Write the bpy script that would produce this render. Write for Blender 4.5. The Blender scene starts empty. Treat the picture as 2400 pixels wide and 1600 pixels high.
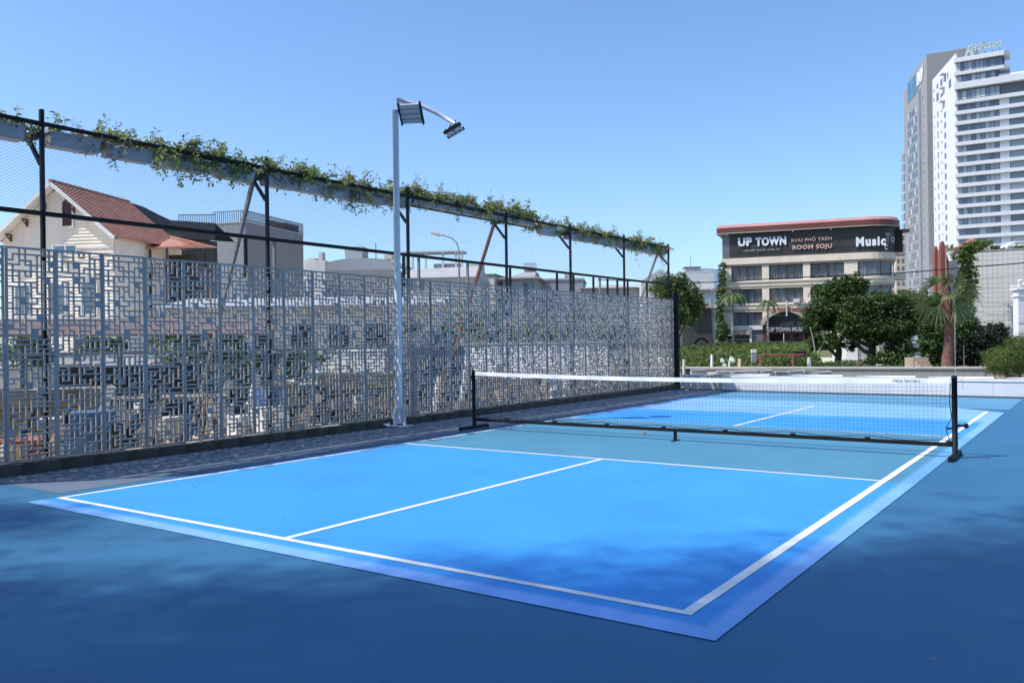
import bpy, math, random
import numpy as np
from mathutils import Matrix, Vector
random.seed(7); rng = np.random.default_rng(7)
SC = bpy.context.scene
COL = SC.collection
PI = math.pi
# ------------------------------------------------------------------ camera
CAM = Vector((4.7379, -3.9495, 1.3734)); YAW, PITCH, ROLL, FPX = -0.6075, -0.0005, -0.0124, 1992.5
def cam_axes():
    cy, sy, cp, sp = math.cos(YAW), math.sin(YAW), math.cos(PITCH), math.sin(PITCH)
    f = Vector((sy*cp, cy*cp, sp)); r = Vector((cy, -sy, 0)); u = r.cross(f)
    cr, sr = math.cos(ROLL), math.sin(ROLL)
    return r*cr+u*sr, -r*sr+u*cr, f
RX, UX, FX = cam_axes()
cd = bpy.data.cameras.new('camera'); co = bpy.data.objects.new('camera', cd); COL.objects.link(co)
M = Matrix.Identity(4)
for i in range(3):
    M[i][0] = RX[i]; M[i][1] = UX[i]; M[i][2] = -FX[i]; M[i][3] = CAM[i]
co.matrix_world = M
cd.sensor_width = 36; cd.lens = FPX/2400*36; cd.clip_start = .05; cd.clip_end = 6000
SC.camera = co
# ------------------------------------------------------------------ sky, sun, exposure
SUN = Vector((0.487, 0.57, -1.0)).normalized()      # the way the light travels
EL = math.asin(-SUN.z); ROT = math.atan2(-SUN.x, -SUN.y)
w = bpy.data.worlds.new('World'); SC.world = w; w.use_nodes = True
nt = w.node_tree; nt.nodes.clear()
sky = nt.nodes.new('ShaderNodeTexSky'); sky.sky_type = 'NISHITA'; sky.sun_disc = False
sky.sun_elevation = EL; sky.sun_rotation = ROT; sky.air_density = 1.0; sky.dust_density = 1.0; sky.ozone_density = 2.2; sky.altitude = 0
bg = nt.nodes.new('ShaderNodeBackground'); bg.inputs[1].default_value = 0.15
wo = nt.nodes.new('ShaderNodeOutputWorld')
# a few thin high clouds low over the horizon
tc = nt.nodes.new('ShaderNodeTexCoord'); mp = nt.nodes.new('ShaderNodeMapping'); mp.inputs['Scale'].default_value = (3.0, 3.0, 14.0)
nz = nt.nodes.new('ShaderNodeTexNoise'); nz.inputs['Scale'].default_value = 2.3; nz.inputs['Detail'].default_value = 7; nz.inputs['Roughness'].default_value = .62
cr_ = nt.nodes.new('ShaderNodeValToRGB'); cr_.color_ramp.elements[0].position = .72; cr_.color_ramp.elements[0].color = (0,0,0,1); cr_.color_ramp.elements[1].position = .95; cr_.color_ramp.elements[1].color = (.26,.26,.26,1)
gm = nt.nodes.new('ShaderNodeMix'); gm.data_type = 'RGBA'; gm.blend_type = 'MULTIPLY'; gm.inputs[0].default_value = 1; gm.inputs[7].default_value = (.88, 1.05, 1.27, 1)
mx = nt.nodes.new('ShaderNodeMix'); mx.data_type = 'RGBA'; mx.inputs[7].default_value = (6.2, 6.9, 7.6, 1)
L = nt.links.new
L(tc.outputs['Generated'], mp.inputs[0]); L(mp.outputs[0], nz.inputs['Vector']); L(nz.outputs['Fac'], cr_.inputs[0])
L(sky.outputs[0], gm.inputs[6]); L(gm.outputs[2], mx.inputs[6]); L(cr_.outputs[0], mx.inputs[0]); L(mx.outputs[2], bg.inputs[0]); L(bg.outputs[0], wo.inputs[0])
sd = bpy.data.lights.new('sun', 'SUN'); sd.energy = 4.15; sd.angle = math.radians(.53); sd.color = (1, .955, .88)
so = bpy.data.objects.new('sun', sd); COL.objects.link(so); so.rotation_euler = SUN.to_track_quat('-Z', 'Y').to_euler(); so.location = (-20, -20, 60)
SC.view_settings.view_transform = 'Standard'; SC.view_settings.look = 'None'; SC.view_settings.gamma = 1; SC.view_settings.exposure = 0.24
SC.view_settings.use_curve_mapping = False
# ------------------------------------------------------------------ helpers
def ray(u, v): return RX*((u-1200)/FPX) - UX*((v-800)/FPX) + FX
def at(u, v, d): return CAM + ray(u, v)*d
def gz(u, v, d): return at(u, v, d).z
def hdir(a): a = YAW + math.radians(a); return Vector((math.sin(a), math.cos(a), 0))   # horizontal direction, degrees clockwise of the view axis
MATS = {}
def lin(c): return tuple(((x/255)/12.92 if x/255 <= .04045 else ((x/255+.055)/1.055)**2.4) for x in c)
def mat(name, col, rough=.7, var=.12, scale=6., bump=0., bscale=60., metal=0., island=0., spec=.5, stain=0., trans=0., obj=False):
    if name in MATS: return MATS[name]
    m = bpy.data.materials.new(name); m.use_nodes = True; t = m.node_tree; b = t.nodes['Principled BSDF']
    b.inputs['Roughness'].default_value = rough; b.inputs['Metallic'].default_value = metal; b.inputs['Specular IOR Level'].default_value = spec
    tcn = t.nodes.new('ShaderNodeTexCoord')
    n = t.nodes.new('ShaderNodeTexNoise'); n.inputs['Scale'].default_value = scale; n.inputs['Detail'].default_value = 6
    t.links.new(tcn.outputs['Object'], n.inputs['Vector'])
    r = t.nodes.new('ShaderNodeMapRange'); r.inputs[1].default_value = .3; r.inputs[2].default_value = .7; r.inputs[3].default_value = 1-var; r.inputs[4].default_value = 1+var
    t.links.new(n.outputs['Fac'], r.inputs[0])
    src = r.outputs[0]
    if island:
        g = t.nodes.new('ShaderNodeNewGeometry'); r2 = t.nodes.new('ShaderNodeMapRange'); r2.inputs[3].default_value = 1-island; r2.inputs[4].default_value = 1+island
        t.links.new(g.outputs['Random Per Island'], r2.inputs[0])
        mu = t.nodes.new('ShaderNodeMath'); mu.operation = 'MULTIPLY'; t.links.new(src, mu.inputs[0]); t.links.new(r2.outputs[0], mu.inputs[1]); src = mu.outputs[0]
    if stain:
        mp2 = t.nodes.new('ShaderNodeMapping'); mp2.inputs['Scale'].default_value = (2.2, 2.2, .25)
        n2 = t.nodes.new('ShaderNodeTexNoise'); n2.inputs['Scale'].default_value = 1.3; n2.inputs['Detail'].default_value = 8; n2.inputs['Roughness'].default_value = .7
        t.links.new(tcn.outputs['Object'], mp2.inputs[0]); t.links.new(mp2.outputs[0], n2.inputs['Vector'])
        r3 = t.nodes.new('ShaderNodeMapRange'); r3.inputs[1].default_value = .45; r3.inputs[2].default_value = .75; r3.inputs[3].default_value = 1; r3.inputs[4].default_value = 1-stain
        t.links.new(n2.outputs['Fac'], r3.inputs[0])
        mu = t.nodes.new('ShaderNodeMath'); mu.operation = 'MULTIPLY'; t.links.new(src, mu.inputs[0]); t.links.new(r3.outputs[0], mu.inputs[1]); src = mu.outputs[0]
    vm = t.nodes.new('ShaderNodeVectorMath'); vm.operation = 'SCALE'; vm.inputs[0].default_value = col[:3]
    t.links.new(src, vm.inputs['Scale']); t.links.new(vm.outputs[0], b.inputs['Base Color'])
    if bump:
        n3 = t.nodes.new('ShaderNodeTexNoise'); n3.inputs['Scale'].default_value = bscale; n3.inputs['Detail'].default_value = 4
        t.links.new(tcn.outputs['Object'], n3.inputs['Vector'])
        bn = t.nodes.new('ShaderNodeBump'); bn.inputs['Strength'].default_value = bump; bn.inputs['Distance'].default_value = .02
        t.links.new(n3.outputs['Fac'], bn.inputs['Height']); t.links.new(bn.outputs[0], b.inputs['Normal'])
    if trans:
        tr = t.nodes.new('ShaderNodeBsdfTranslucent'); ms = t.nodes.new('ShaderNodeMixShader'); ms.inputs[0].default_value = trans
        t.links.new(vm.outputs[0], tr.inputs[0]); t.links.new(b.outputs[0], ms.inputs[1]); t.links.new(tr.outputs[0], ms.inputs[2])
        t.links.new(ms.outputs[0], t.nodes['Material Output'].inputs[0])
    MATS[name] = m; return m
def glass(name, col, alpha=.6, rough=.04):
    if name in MATS: return MATS[name]
    m = bpy.data.materials.new(name); m.use_nodes = True; b = m.node_tree.nodes['Principled BSDF']
    b.inputs['Base Color'].default_value = (*col, 1); b.inputs['Roughness'].default_value = rough; b.inputs['Alpha'].default_value = alpha; b.inputs['Specular IOR Level'].default_value = .9
    MATS[name] = m; return m
class MB:
    def __init__(s): s.v = []; s.f = []
    def poly(s, pts): n = len(s.v); s.v += [tuple(p) for p in pts]; s.f.append(tuple(range(n, n+len(pts)))); return s
    def box(s, x0, x1, y0, y1, z0, z1):
        n = len(s.v); s.v += [(x0,y0,z0),(x1,y0,z0),(x1,y1,z0),(x0,y1,z0),(x0,y0,z1),(x1,y0,z1),(x1,y1,z1),(x0,y1,z1)]
        s.f += [(n,n+3,n+2,n+1),(n+4,n+5,n+6,n+7),(n,n+1,n+5,n+4),(n+1,n+2,n+6,n+5),(n+2,n+3,n+7,n+6),(n+3,n,n+4,n+7)]; return s
    def prism(s, pts, z0, z1):      # footprint polygon (counter-clockwise) extruded upright
        n = len(s.v); k = len(pts); s.v += [(p[0],p[1],z0) for p in pts]+[(p[0],p[1],z1) for p in pts]
        s.f += [tuple(range(n+k-1, n-1, -1)), tuple(range(n+k, n+2*k))]+[(n+i, n+(i+1)%k, n+k+(i+1)%k, n+k+i) for i in range(k)]; return s
    def hull(s, bot, top):          # two rings of equal length
        n = len(s.v); k = len(bot); s.v += [tuple(p) for p in bot]+[tuple(p) for p in top]
        s.f += [tuple(range(n+k-1, n-1, -1)), tuple(range(n+k, n+2*k))]+[(n+i, n+(i+1)%k, n+k+(i+1)%k, n+k+i) for i in range(k)]; return s
    def tube(s, pts, r, k=6, cap=True):
        pts = [Vector(p) for p in pts]; rs = r if hasattr(r, '__len__') else [r]*len(pts); n = len(s.v)
        ref = Vector((0,0,1)) if abs((pts[-1]-pts[0]).normalized().z) < .9 else Vector((1,0,0))
        for i, p in enumerate(pts):
            d = (pts[min(i+1,len(pts)-1)]-pts[max(i-1,0)]).normalized(); a = d.cross(ref).normalized(); b = d.cross(a)
            for j in range(k):
                q = 2*PI*(j+.5)/k; s.v.append(tuple(p+a*math.cos(q)*rs[i]+b*math.sin(q)*rs[i]))
        for i in range(len(pts)-1):
            for j in range(k): s.f.append((n+i*k+j, n+i*k+(j+1)%k, n+(i+1)*k+(j+1)%k, n+(i+1)*k+j))
        if cap: s.f.append(tuple(range(n, n+k))); s.f.append(tuple(range(n+len(pts)*k-1, n+(len(pts)-1)*k-1, -1)))
        return s
    def bar(s, a, b, wx, wz):       # square section bar between two points
        a = Vector(a); b = Vector(b); d = (b-a).normalized(); ref = Vector((0,0,1)) if abs(d.z) < .95 else Vector((0,1,0))
        x = d.cross(ref).normalized()*wx/2; z = x.normalized().cross(d)*wz/2
        return s.hull([a-x-z, a+x-z, a+x+z, a-x+z], [b-x-z, b+x-z, b+x+z, b-x+z])
    def mesh(s, name):
        me = bpy.data.meshes.new(name); me.from_pydata(s.v, [], s.f); me.update(); return me
    def build(s, name, m, parent=None, smooth=False, bevel=0):
        o = mkobj(name, s.mesh(name), m, parent)
        if smooth:
            for p in o.data.polygons: p.use_smooth = True
        if bevel:
            bv = o.modifiers.new('bevel', 'BEVEL'); bv.width = bevel; bv.segments = 2; bv.limit_method = 'ANGLE'
        return o
def mkobj(name, me, m, parent=None):
    o = bpy.data.objects.new(name, me); COL.objects.link(o)
    if m and not me.materials: me.materials.append(m)
    if parent: o.parent = parent
    return o
def tag(o, label=None, cat=None, group=None, kind=None):
    if label: o['label'] = label
    if cat: o['category'] = cat
    if group: o['group'] = group
    if kind: o['kind'] = kind
    return o
def empty(name, loc=(0,0,0), ang=None):
    """ang: bearing of the local X axis, degrees clockwise of the view axis; Y then points away from the camera"""
    o = bpy.data.objects.new(name, None); COL.objects.link(o); o.empty_display_size = .2
    if ang is None: o.location = loc
    else:
        x = hdir(ang); y = hdir(ang-90); mm = Matrix.Identity(4)
        for i in range(3): mm[i][0] = x[i]; mm[i][1] = y[i]; mm[i][3] = loc[i]
        o.matrix_world = mm
    return o
def kids(o): return [c for c in COL.objects if c.parent == o]
def quadmesh(name, P, A, B):        # P centres, A and B half axes -> one quad each
    n = len(P); V = np.stack([P-A-B, P+A-B, P+A+B, P-A+B], 1).reshape(-1, 3)
    me = bpy.data.meshes.new(name); me.vertices.add(4*n); me.vertices.foreach_set('co', V.ravel())
    me.loops.add(4*n); me.loops.foreach_set('vertex_index', np.arange(4*n)); me.polygons.add(n)
    me.polygons.foreach_set('loop_start', np.arange(0, 4*n, 4)); me.polygons.foreach_set('loop_total', np.full(n, 4)); me.update(); me.validate(); return me
def leafmesh(name, P, ls, aspect=.45, up=.6, fold=True):
    """pointed leaves (a folded diamond of two triangles pairs) round the points P"""
    n = len(P); d = rng.normal(size=(n,3)); d[:,2] *= .6; d /= np.linalg.norm(d, axis=1)[:,None]
    nn = rng.normal(size=(n,3)); nn[:,2] = np.abs(nn[:,2])+up; b = np.cross(nn, d); b /= np.linalg.norm(b, axis=1)[:,None]; nr = np.cross(d, b)
    s = ls*(.6+.8*rng.random((n,1)))
    V = np.stack([P, P+d*s*.5+b*s*aspect*.5+nr*s*.08, P+d*s-nr*s*.1, P+d*s*.5-b*s*aspect*.5+nr*s*.08], 1).reshape(-1,3)
    me = bpy.data.meshes.new(name); me.vertices.add(4*n); me.vertices.foreach_set('co', V.ravel().astype(np.float32))
    idx = (np.arange(n)*4)[:,None]+np.array([0,1,2,0,2,3])[None,:]
    me.loops.add(6*n); me.loops.foreach_set('vertex_index', idx.ravel()); me.polygons.add(2*n)
    me.polygons.foreach_set('loop_start', np.arange(0, 6*n, 3)); me.polygons.foreach_set('loop_total', np.full(2*n, 3)); me.update(); return me
def text(s, w_, h_, org, xdir, updir, m, parent, name='letters', ext=.05, bold=.02, shear=0., spacing=1., arc=None):
    cu = bpy.data.curves.new('t', 'FONT'); cu.body = s; cu.extrude = 0; cu.offset = bold; cu.shear = shear; cu.space_character = spacing; cu.resolution_u = 3
    o = bpy.data.objects.new('t', cu); COL.objects.link(o); bpy.context.view_layer.update()
    me = bpy.data.meshes.new_from_object(o.evaluated_get(bpy.context.evaluated_depsgraph_get())); bpy.data.objects.remove(o)
    n = len(me.vertices); V = np.empty(n*3); me.vertices.foreach_get('co', V); V = V.reshape(-1,3)
    mn, mxx = V.min(0), V.max(0); V[:,0] = (V[:,0]-mn[0])/(mxx[0]-mn[0])*w_; V[:,1] = (V[:,1]-mn[1])/(mxx[1]-mn[1])*h_
    x = np.array(xdir, float); u = np.array(updir, float); nrm = np.cross(x, u)
    if arc:
        q = (V[:,0]-w_/2)/arc; rr = arc+V[:,1]; V[:,0] = w_/2+rr*np.sin(q); V[:,1] = rr*np.cos(q)-arc
    W = np.array(org, float)+V[:,:1]*x+V[:,1:2]*u
    fs = [tuple(p.vertices) for p in me.polygons]; ed = {}
    for f in fs:
        for i in range(len(f)):
            a, b = f[i], f[(i+1)%len(f)]; ed[(a,b)] = 1
    F = [tuple(f) for f in fs]; back = W-nrm*ext
    for (a,b) in ed:
        if (b,a) not in ed: F.append((b, a, a+n, b+n))
    m2 = bpy.data.meshes.new(name); m2.from_pydata([tuple(p) for p in W]+[tuple(p) for p in back], [], F); m2.update(); bpy.data.meshes.remove(me)
    return mkobj(name, m2, m, parent)
# ------------------------------------------------------------------ materials
white = mat('white_paint', (.78,.78,.76), .5, .05, 3)
panelm = mat('panel_coating', (.315,.305,.29), .5, .06, 2, stain=.18)
steel_black = mat('black_steel', (.010,.010,.011), .6, .2, 9, spec=.2)
rust = mat('rusty_steel', (.16,.055,.04), .8, .35, 12)
greysteel = mat('grey_primer_steel', (.20,.19,.18), .7, .25, 12)
polem = mat('galvanised_white_pole', (.62,.66,.68), .35, .06, 5)
leafm = mat('vine_leaf', (.27,.32,.11), .55, .2, 8, island=.6, trans=.35)
leafd = mat('dry_leaf', (.42,.36,.24), .7, .2, 8, island=.4, trans=.2)
stemm = mat('vine_stem', (.22,.18,.11), .8, .3, 20)
boxm = mat('planter_plastic', (.42,.42,.41), .6, .12, 9)
soilm = mat('soil', (.07,.05,.035), .95, .3, 30)
treem = mat('tree_leaf', (.055,.10,.02), .5, .25, 1.5, island=.75, trans=.2)
treem2 = mat('light_tree_leaf', (.085,.14,.03), .55, .25, 1.5, island=.5, trans=.2)
darkleaf = mat('dark_hedge_leaf', (.02,.03,.014), .6, .25, 1.5, island=.5)
bushm = mat('bright_bush_leaf', (.12,.18,.035), .6, .25, 1.2, island=.45, trans=.25)
bark = mat('bark', (.10,.085,.065), .9, .3, 8, bump=.4, bscale=20)
palebark = mat('pale_bark', (.32,.29,.24), .9, .25, 8)
sandm = mat('sand', (.60,.52,.41), .95, .18, .8, bump=.6, bscale=9)
concrete = mat('concrete', (.34,.335,.32), .9, .12, 1.2, stain=.25)
cream = mat('cream_render', (.74,.63,.50), .85, .06, .5, stain=.12)
darkframe = mat('dark_frame', (.035,.033,.032), .5, .2, 4)
# ------------------------------------------------------------------ ground and court
def sheet(name, pts, z, m, parent=None, kind=None):
    mb = MB(); mb.poly([(p[0], p[1], z) for p in pts]); o = mb.build(name, m, parent)
    if kind: o['kind'] = kind
    return o
def rect(x0, x1, y0, y1): return [(x0,y0),(x1,y0),(x1,y1),(x0,y1)]
def courtmat(name, col, lav=None, mode=None):
    m = bpy.data.materials.new(name); m.use_nodes = True; t = m.node_tree; b = t.nodes['Principled BSDF']; N = t.nodes.new; K = t.links.new
    b.inputs['Roughness'].default_value = .6; b.inputs['Specular IOR Level'].default_value = .28
    tcn = N('ShaderNodeTexCoord'); n1 = N('ShaderNodeTexNoise'); n1.inputs['Scale'].default_value = .7; n1.inputs['Detail'].default_value = 8; n1.inputs['Roughness'].default_value = .6
    n2 = N('ShaderNodeTexNoise'); n2.inputs['Scale'].default_value = 90; n2.inputs['Detail'].default_value = 3
    K(tcn.outputs['Object'], n1.inputs['Vector']); K(tcn.outputs['Object'], n2.inputs['Vector'])
    r1 = N('ShaderNodeMapRange'); r1.inputs[1].default_value = .3; r1.inputs[2].default_value = .7; r1.inputs[3].default_value = .89; r1.inputs[4].default_value = 1.10
    r2 = N('ShaderNodeMapRange'); r2.inputs[1].default_value = .3; r2.inputs[2].default_value = .7; r2.inputs[3].default_value = .94; r2.inputs[4].default_value = 1.06
    K(n1.outputs['Fac'], r1.inputs[0]); K(n2.outputs['Fac'], r2.inputs[0])
    mu = N('ShaderNodeMath'); mu.operation = 'MULTIPLY'; K(r1.outputs[0], mu.inputs[0]); K(r2.outputs[0], mu.inputs[1])
    n4 = N('ShaderNodeTexNoise'); n4.inputs['Scale'].default_value = 320; n4.inputs['Detail'].default_value = 2; K(tcn.outputs['Object'], n4.inputs['Vector'])
    r4 = N('ShaderNodeMapRange'); r4.inputs[1].default_value = .3; r4.inputs[2].default_value = .7; r4.inputs[3].default_value = .78; r4.inputs[4].default_value = 1.22; K(n4.outputs['Fac'], r4.inputs[0])
    mu2 = N('ShaderNodeMath'); mu2.operation = 'MULTIPLY'; K(mu.outputs[0], mu2.inputs[0]); K(r4.outputs[0], mu2.inputs[1])
    # scuffs: sparse stretched dark marks
    mp4 = N('ShaderNodeMapping'); mp4.inputs['Scale'].default_value = (2.5, 11, 1); mp4.inputs['Rotation'].default_value = (0, 0, .6); n5 = N('ShaderNodeTexNoise'); n5.inputs['Scale'].default_value = 1.6; n5.inputs['Detail'].default_value = 5; n5.inputs['Distortion'].default_value = 1.2
    K(tcn.outputs['Object'], mp4.inputs[0]); K(mp4.outputs[0], n5.inputs['Vector'])
    r5 = N('ShaderNodeMapRange'); r5.inputs[1].default_value = .68; r5.inputs[2].default_value = .80; r5.inputs[3].default_value = 1; r5.inputs[4].default_value = .72; K(n5.outputs['Fac'], r5.inputs[0])
    mu = N('ShaderNodeMath'); mu.operation = 'MULTIPLY'; K(mu2.outputs[0], mu.inputs[0]); K(r5.outputs[0], mu.inputs[1])
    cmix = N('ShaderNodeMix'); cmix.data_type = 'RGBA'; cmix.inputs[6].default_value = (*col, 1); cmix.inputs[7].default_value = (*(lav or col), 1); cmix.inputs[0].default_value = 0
    if mode:
        sx = N('ShaderNodeSeparateXYZ'); K(tcn.outputs['Object'], sx.inputs[0])
        def mr(src, a, c, nzs=.0):
            if nzs:
                ad = N('ShaderNodeMath'); ad.operation = 'MULTIPLY_ADD'; ad.inputs[1].default_value = nzs; K(n1.outputs['Fac'], ad.inputs[0]); K(src, ad.inputs[2]); src = ad.outputs[0]
            r = N('ShaderNodeMapRange'); r.interpolation_type = 'SMOOTHSTEP'; r.inputs[1].default_value = a; r.inputs[2].default_value = c; K(src, r.inputs[0]); return r.outputs[0]
        def mxx(a, c):
            q = N('ShaderNodeMath'); q.operation = 'MAXIMUM'; K(a, q.inputs[0]); K(c, q.inputs[1]); return q.outputs[0]
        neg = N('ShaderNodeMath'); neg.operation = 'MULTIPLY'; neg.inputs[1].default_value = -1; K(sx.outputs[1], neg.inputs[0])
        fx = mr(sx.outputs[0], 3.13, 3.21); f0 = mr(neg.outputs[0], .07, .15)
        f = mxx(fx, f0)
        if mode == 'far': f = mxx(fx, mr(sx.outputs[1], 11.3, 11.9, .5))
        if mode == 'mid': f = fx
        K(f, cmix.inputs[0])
    vm = N('ShaderNodeVectorMath'); vm.operation = 'SCALE'; K(cmix.outputs[2], vm.inputs[0]); K(mu.outputs[0], vm.inputs['Scale']); K(vm.outputs[0], b.inputs['Base Color'])
    bn = N('ShaderNodeBump'); bn.inputs['Strength'].default_value = .25; bn.inputs['Distance'].default_value = .004; K(n2.outputs['Fac'], bn.inputs['Height']); K(bn.outputs[0], b.inputs['Normal'])
    return m
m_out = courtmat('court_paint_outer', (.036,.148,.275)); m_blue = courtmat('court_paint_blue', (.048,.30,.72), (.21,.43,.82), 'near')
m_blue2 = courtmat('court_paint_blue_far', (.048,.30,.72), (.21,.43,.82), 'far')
m_kit = courtmat('court_paint_teal', (.075,.24,.36), (.15,.37,.70), 'mid')
m_apron = courtmat('apron_paint_grey', (.13,.17,.225))
m_end = courtmat('court_paint_end', (.10,.28,.42))
linem = mat('line_paint', (.80,.80,.77), .6, .05, 4)
tag(sheet('ground', rect(-3000,3000,-3000,3000), -.13, mat('ground_earth', (.20,.18,.13), .95, .3, .05)), kind='structure')
yard = sheet('yard_ground', rect(-70,-5.14,-8,60), -.11, sandm); yard['kind'] = 'structure'
slab = MB().box(-4.97, 12, -12, 17.45, -.4, 0).build('court_surface', m_out); slab['kind'] = 'structure'
sheet('end_zone', rect(-3.295,3.31,14.05,17.1), .002, m_end, slab)
sheet('apron', rect(-4.86,-3.30,.15,17.3), .002, m_apron, slab)
X0, X1 = -3.14, 3.30
sheet('playing_area', [(X0+.06,-.24),(X1-.02,-.27),(X1,4.63),(X0,4.63)], .005, m_blue, slab)
sheet('kitchen_zone', rect(X0,X1,4.63,8.89), .005, m_kit, slab)
sheet('playing_area', [(X0,8.89),(X1,8.89),(X1,13.3),(2.4,14.1),(-.4,14.75),(-3.0,14.7),(X0,14.3)], .005, m_blue2, slab)
def line(x0, x1, y0, y1, j=0.002):
    # painted by hand against tape: the edge wanders by a couple of millimetres
    long_y = (y1-y0) > (x1-x0); n = max(2, int(max(y1-y0, x1-x0)/.35)); a, b = [], []
    for i in range(n+1):
        t = i/n
        if long_y: y = y0+(y1-y0)*t; a.append((x0+random.uniform(-j,j), y)); b.append((x1+random.uniform(-j,j), y))
        else: x = x0+(x1-x0)*t; a.append((x, y1+random.uniform(-j,j))); b.append((x, y0+random.uniform(-j,j)))
    mb = MB()
    for i in range(n): mb.poly([(*a[i],.008),(*a[i+1],.008),(*b[i+1],.008),(*b[i],.008)][::-1] if long_y else [(*b[i],.008),(*b[i+1],.008),(*a[i+1],.008),(*a[i],.008)])
    return mb.build('painted_line', linem, slab)
line(-3.05,3.05,0,.055); line(-3.05,-2.998,.055,13.43); line(2.985,3.05,.055,13.43)
line(-2.998,2.985,4.63,4.68); line(-2.998,2.985,8.87,8.92); line(-.027,.027,.055,4.63); line(-.027,.027,8.92,13.38)
line(2.2,2.985,13.38,13.43)
# little marks of debris on the court
deb = MB()
for (u,v) in ((0,0),):
    pass
for i in range(46):
    x = random.uniform(-3,5); y = random.uniform(-3,12); s = random.uniform(.004,.012); a = random.uniform(0,PI); q = random.uniform(.2,1)
    deb.hull([(x,y,.013),(x+s*2*math.cos(a),y+s*2*math.sin(a),.013),(x-s*q*math.sin(a),y+s*q*math.cos(a),.013)], [(x,y,.016),(x+s*math.cos(a),y+s*math.sin(a),.022),(x-s*.4*math.sin(a),y+s*.4*math.cos(a),.017)])
d = deb.build('leaf_litter', leafd); tag(d, 'tiny dry leaf scraps scattered on the blue court', 'leaf litter', kind='stuff')
# ------------------------------------------------------------------ lattice fence
FX0 = -4.95; Y0 = .442-.542*2; PW = .542; NP = 34; YE = Y0+PW*NP
fence = tag(empty('lattice_fence', (FX0, 0, 0)), 'long blue-grey fence of laser cut lattice panels along the left side of the court', 'fence')
def fpart(mb, name, m, **k): # geometry written in world coordinates
    mb.v = [(x-FX0, y, z) for (x,y,z) in mb.v]; return mb.build(name, m, fence, **k)
def lattice(seed, ncol, nrow, H):
    rr = random.Random(seed); own = [[-1]*nrow for _ in range(ncol)]
    shapes = [[(0,0)],[(0,0),(1,0)],[(0,0),(0,1)],[(0,0),(0,1),(0,2)],[(0,0),(1,0),(2,0)],[(0,0),(1,0),(0,1)],[(0,0),(1,0),(1,1)],[(0,0),(0,1),(1,1)],[(0,0),(0,1),(0,2),(1,0)],[(0,0),(0,1),(0,2),(1,2)],
              [(0,0),(1,0),(2,0),(1,1)],[(0,0),(1,0),(2,0),(0,1),(2,1)],[(0,0),(1,0),(0,1),(1,1)],[(0,0),(0,1)],[(0,0),(0,1),(0,2)]]
    g = 0; order = [(i,j) for j in range(nrow) for i in range(ncol)]; rr.shuffle(order)
    for (i,j) in order:
        if own[i][j] >= 0: continue
        if rr.random() < .07: own[i][j] = -2; continue
        for _ in range(8):
            sh = rr.choice(shapes); fl = rr.choice((1,-1)); fm = rr.choice((1,-1)); cs = [(i+a*fl, j+b*fm) for a,b in sh]
            if all(0 <= a < ncol and 0 <= b < nrow and own[a][b] == -1 for a,b in cs): break
        else: cs = [(i,j)]
        for a,b in cs: own[a][b] = g
        g += 1
    # uneven cell sizes
    def cuts(n, L, m0):
        ws = [rr.uniform(.75,1.3) for _ in range(n)]; web = .018; tot = L-2*m0-web*(n-1); k = tot/sum(ws); c = []; p = m0
        for w_ in ws: c.append((p, p+w_*k)); p += w_*k+web
        return c
    cx, cz = cuts(ncol, PW-.004, .026), cuts(nrow, H, .022)
    gx = [0]+[q for c in cx for q in c]+[PW-.004]; gy = [0]+[q for c in cz for q in c]+[H]; nx, nz_ = len(gx)-1, len(gy)-1
    def solid(i, j):
        if i < 0 or j < 0 or i >= nx or j >= nz_: return False
        ic, jc = (i-1)/2, (j-1)/2; iw, jw = i%2 == 0, j%2 == 0
        if i in (0,nx-1) or j in (0,nz_-1): return True
        if not iw and not jw: return own[(i-1)//2][(j-1)//2] < 0
        if iw and not jw: a, b = own[i//2-1][(j-1)//2], own[i//2][(j-1)//2]; return not (a == b and a >= 0)
        if jw and not iw: a, b = own[(i-1)//2][j//2-1], own[(i-1)//2][j//2]; return not (a == b and a >= 0)
        q = {own[i//2-1][j//2-1], own[i//2][j//2-1], own[i//2-1][j//2], own[i//2][j//2]}; return not (len(q) == 1 and min(q) >= 0)
    mb = MB(); T = .019; idx = {}
    def vid(x, y, s):
        k = (x, y, s)
        if k not in idx: idx[k] = len(mb.v); mb.v.append((T/2 if s else -T/2, gx[x]+.002, gy[y]))
        return idx[k]
    for i in range(nx):
        for j in range(nz_):
            if not solid(i,j): continue
            mb.f.append((vid(i,j,1), vid(i+1,j,1), vid(i+1,j+1,1), vid(i,j+1,1))); mb.f.append((vid(i,j,0), vid(i,j+1,0), vid(i+1,j+1,0), vid(i+1,j,0)))
            if not solid(i-1,j): mb.f.append((vid(i,j,0), vid(i,j,1), vid(i,j+1,1), vid(i,j+1,0)))
            if not solid(i+1,j): mb.f.append((vid(i+1,j,1), vid(i+1,j,0), vid(i+1,j+1,0), vid(i+1,j+1,1)))
            if not solid(i,j-1): mb.f.append((vid(i,j,0), vid(i+1,j,0), vid(i+1,j,1), vid(i,j,1)))
            if not solid(i,j+1): mb.f.append((vid(i,j+1,1), vid(i+1,j+1,1), vid(i+1,j+1,0), vid(i,j+1,0)))
    me = mb.mesh('lattice_panel'); me.materials.append(panelm); return me
PH = 2.335
lat = [lattice(s, 8, 41, PH) for s in (3, 11, 23)]
for k in range(NP):
    for r_ in range(1):
        o = mkobj('lattice_panel', lat[(0,1,1,2,1,0,1)[(k+r_*2)%7]], panelm, fence)
        o.rotation_euler = (random.uniform(-.0015,.0015), random.uniform(-.004,.004), random.uniform(-.009,.009)); o.location = (random.uniform(-.004,.004), Y0+k*PW, .125+r_*PH+random.uniform(-.004,.004)+(0.0 if k > 4 else .01*(4-k)*.3))
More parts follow.
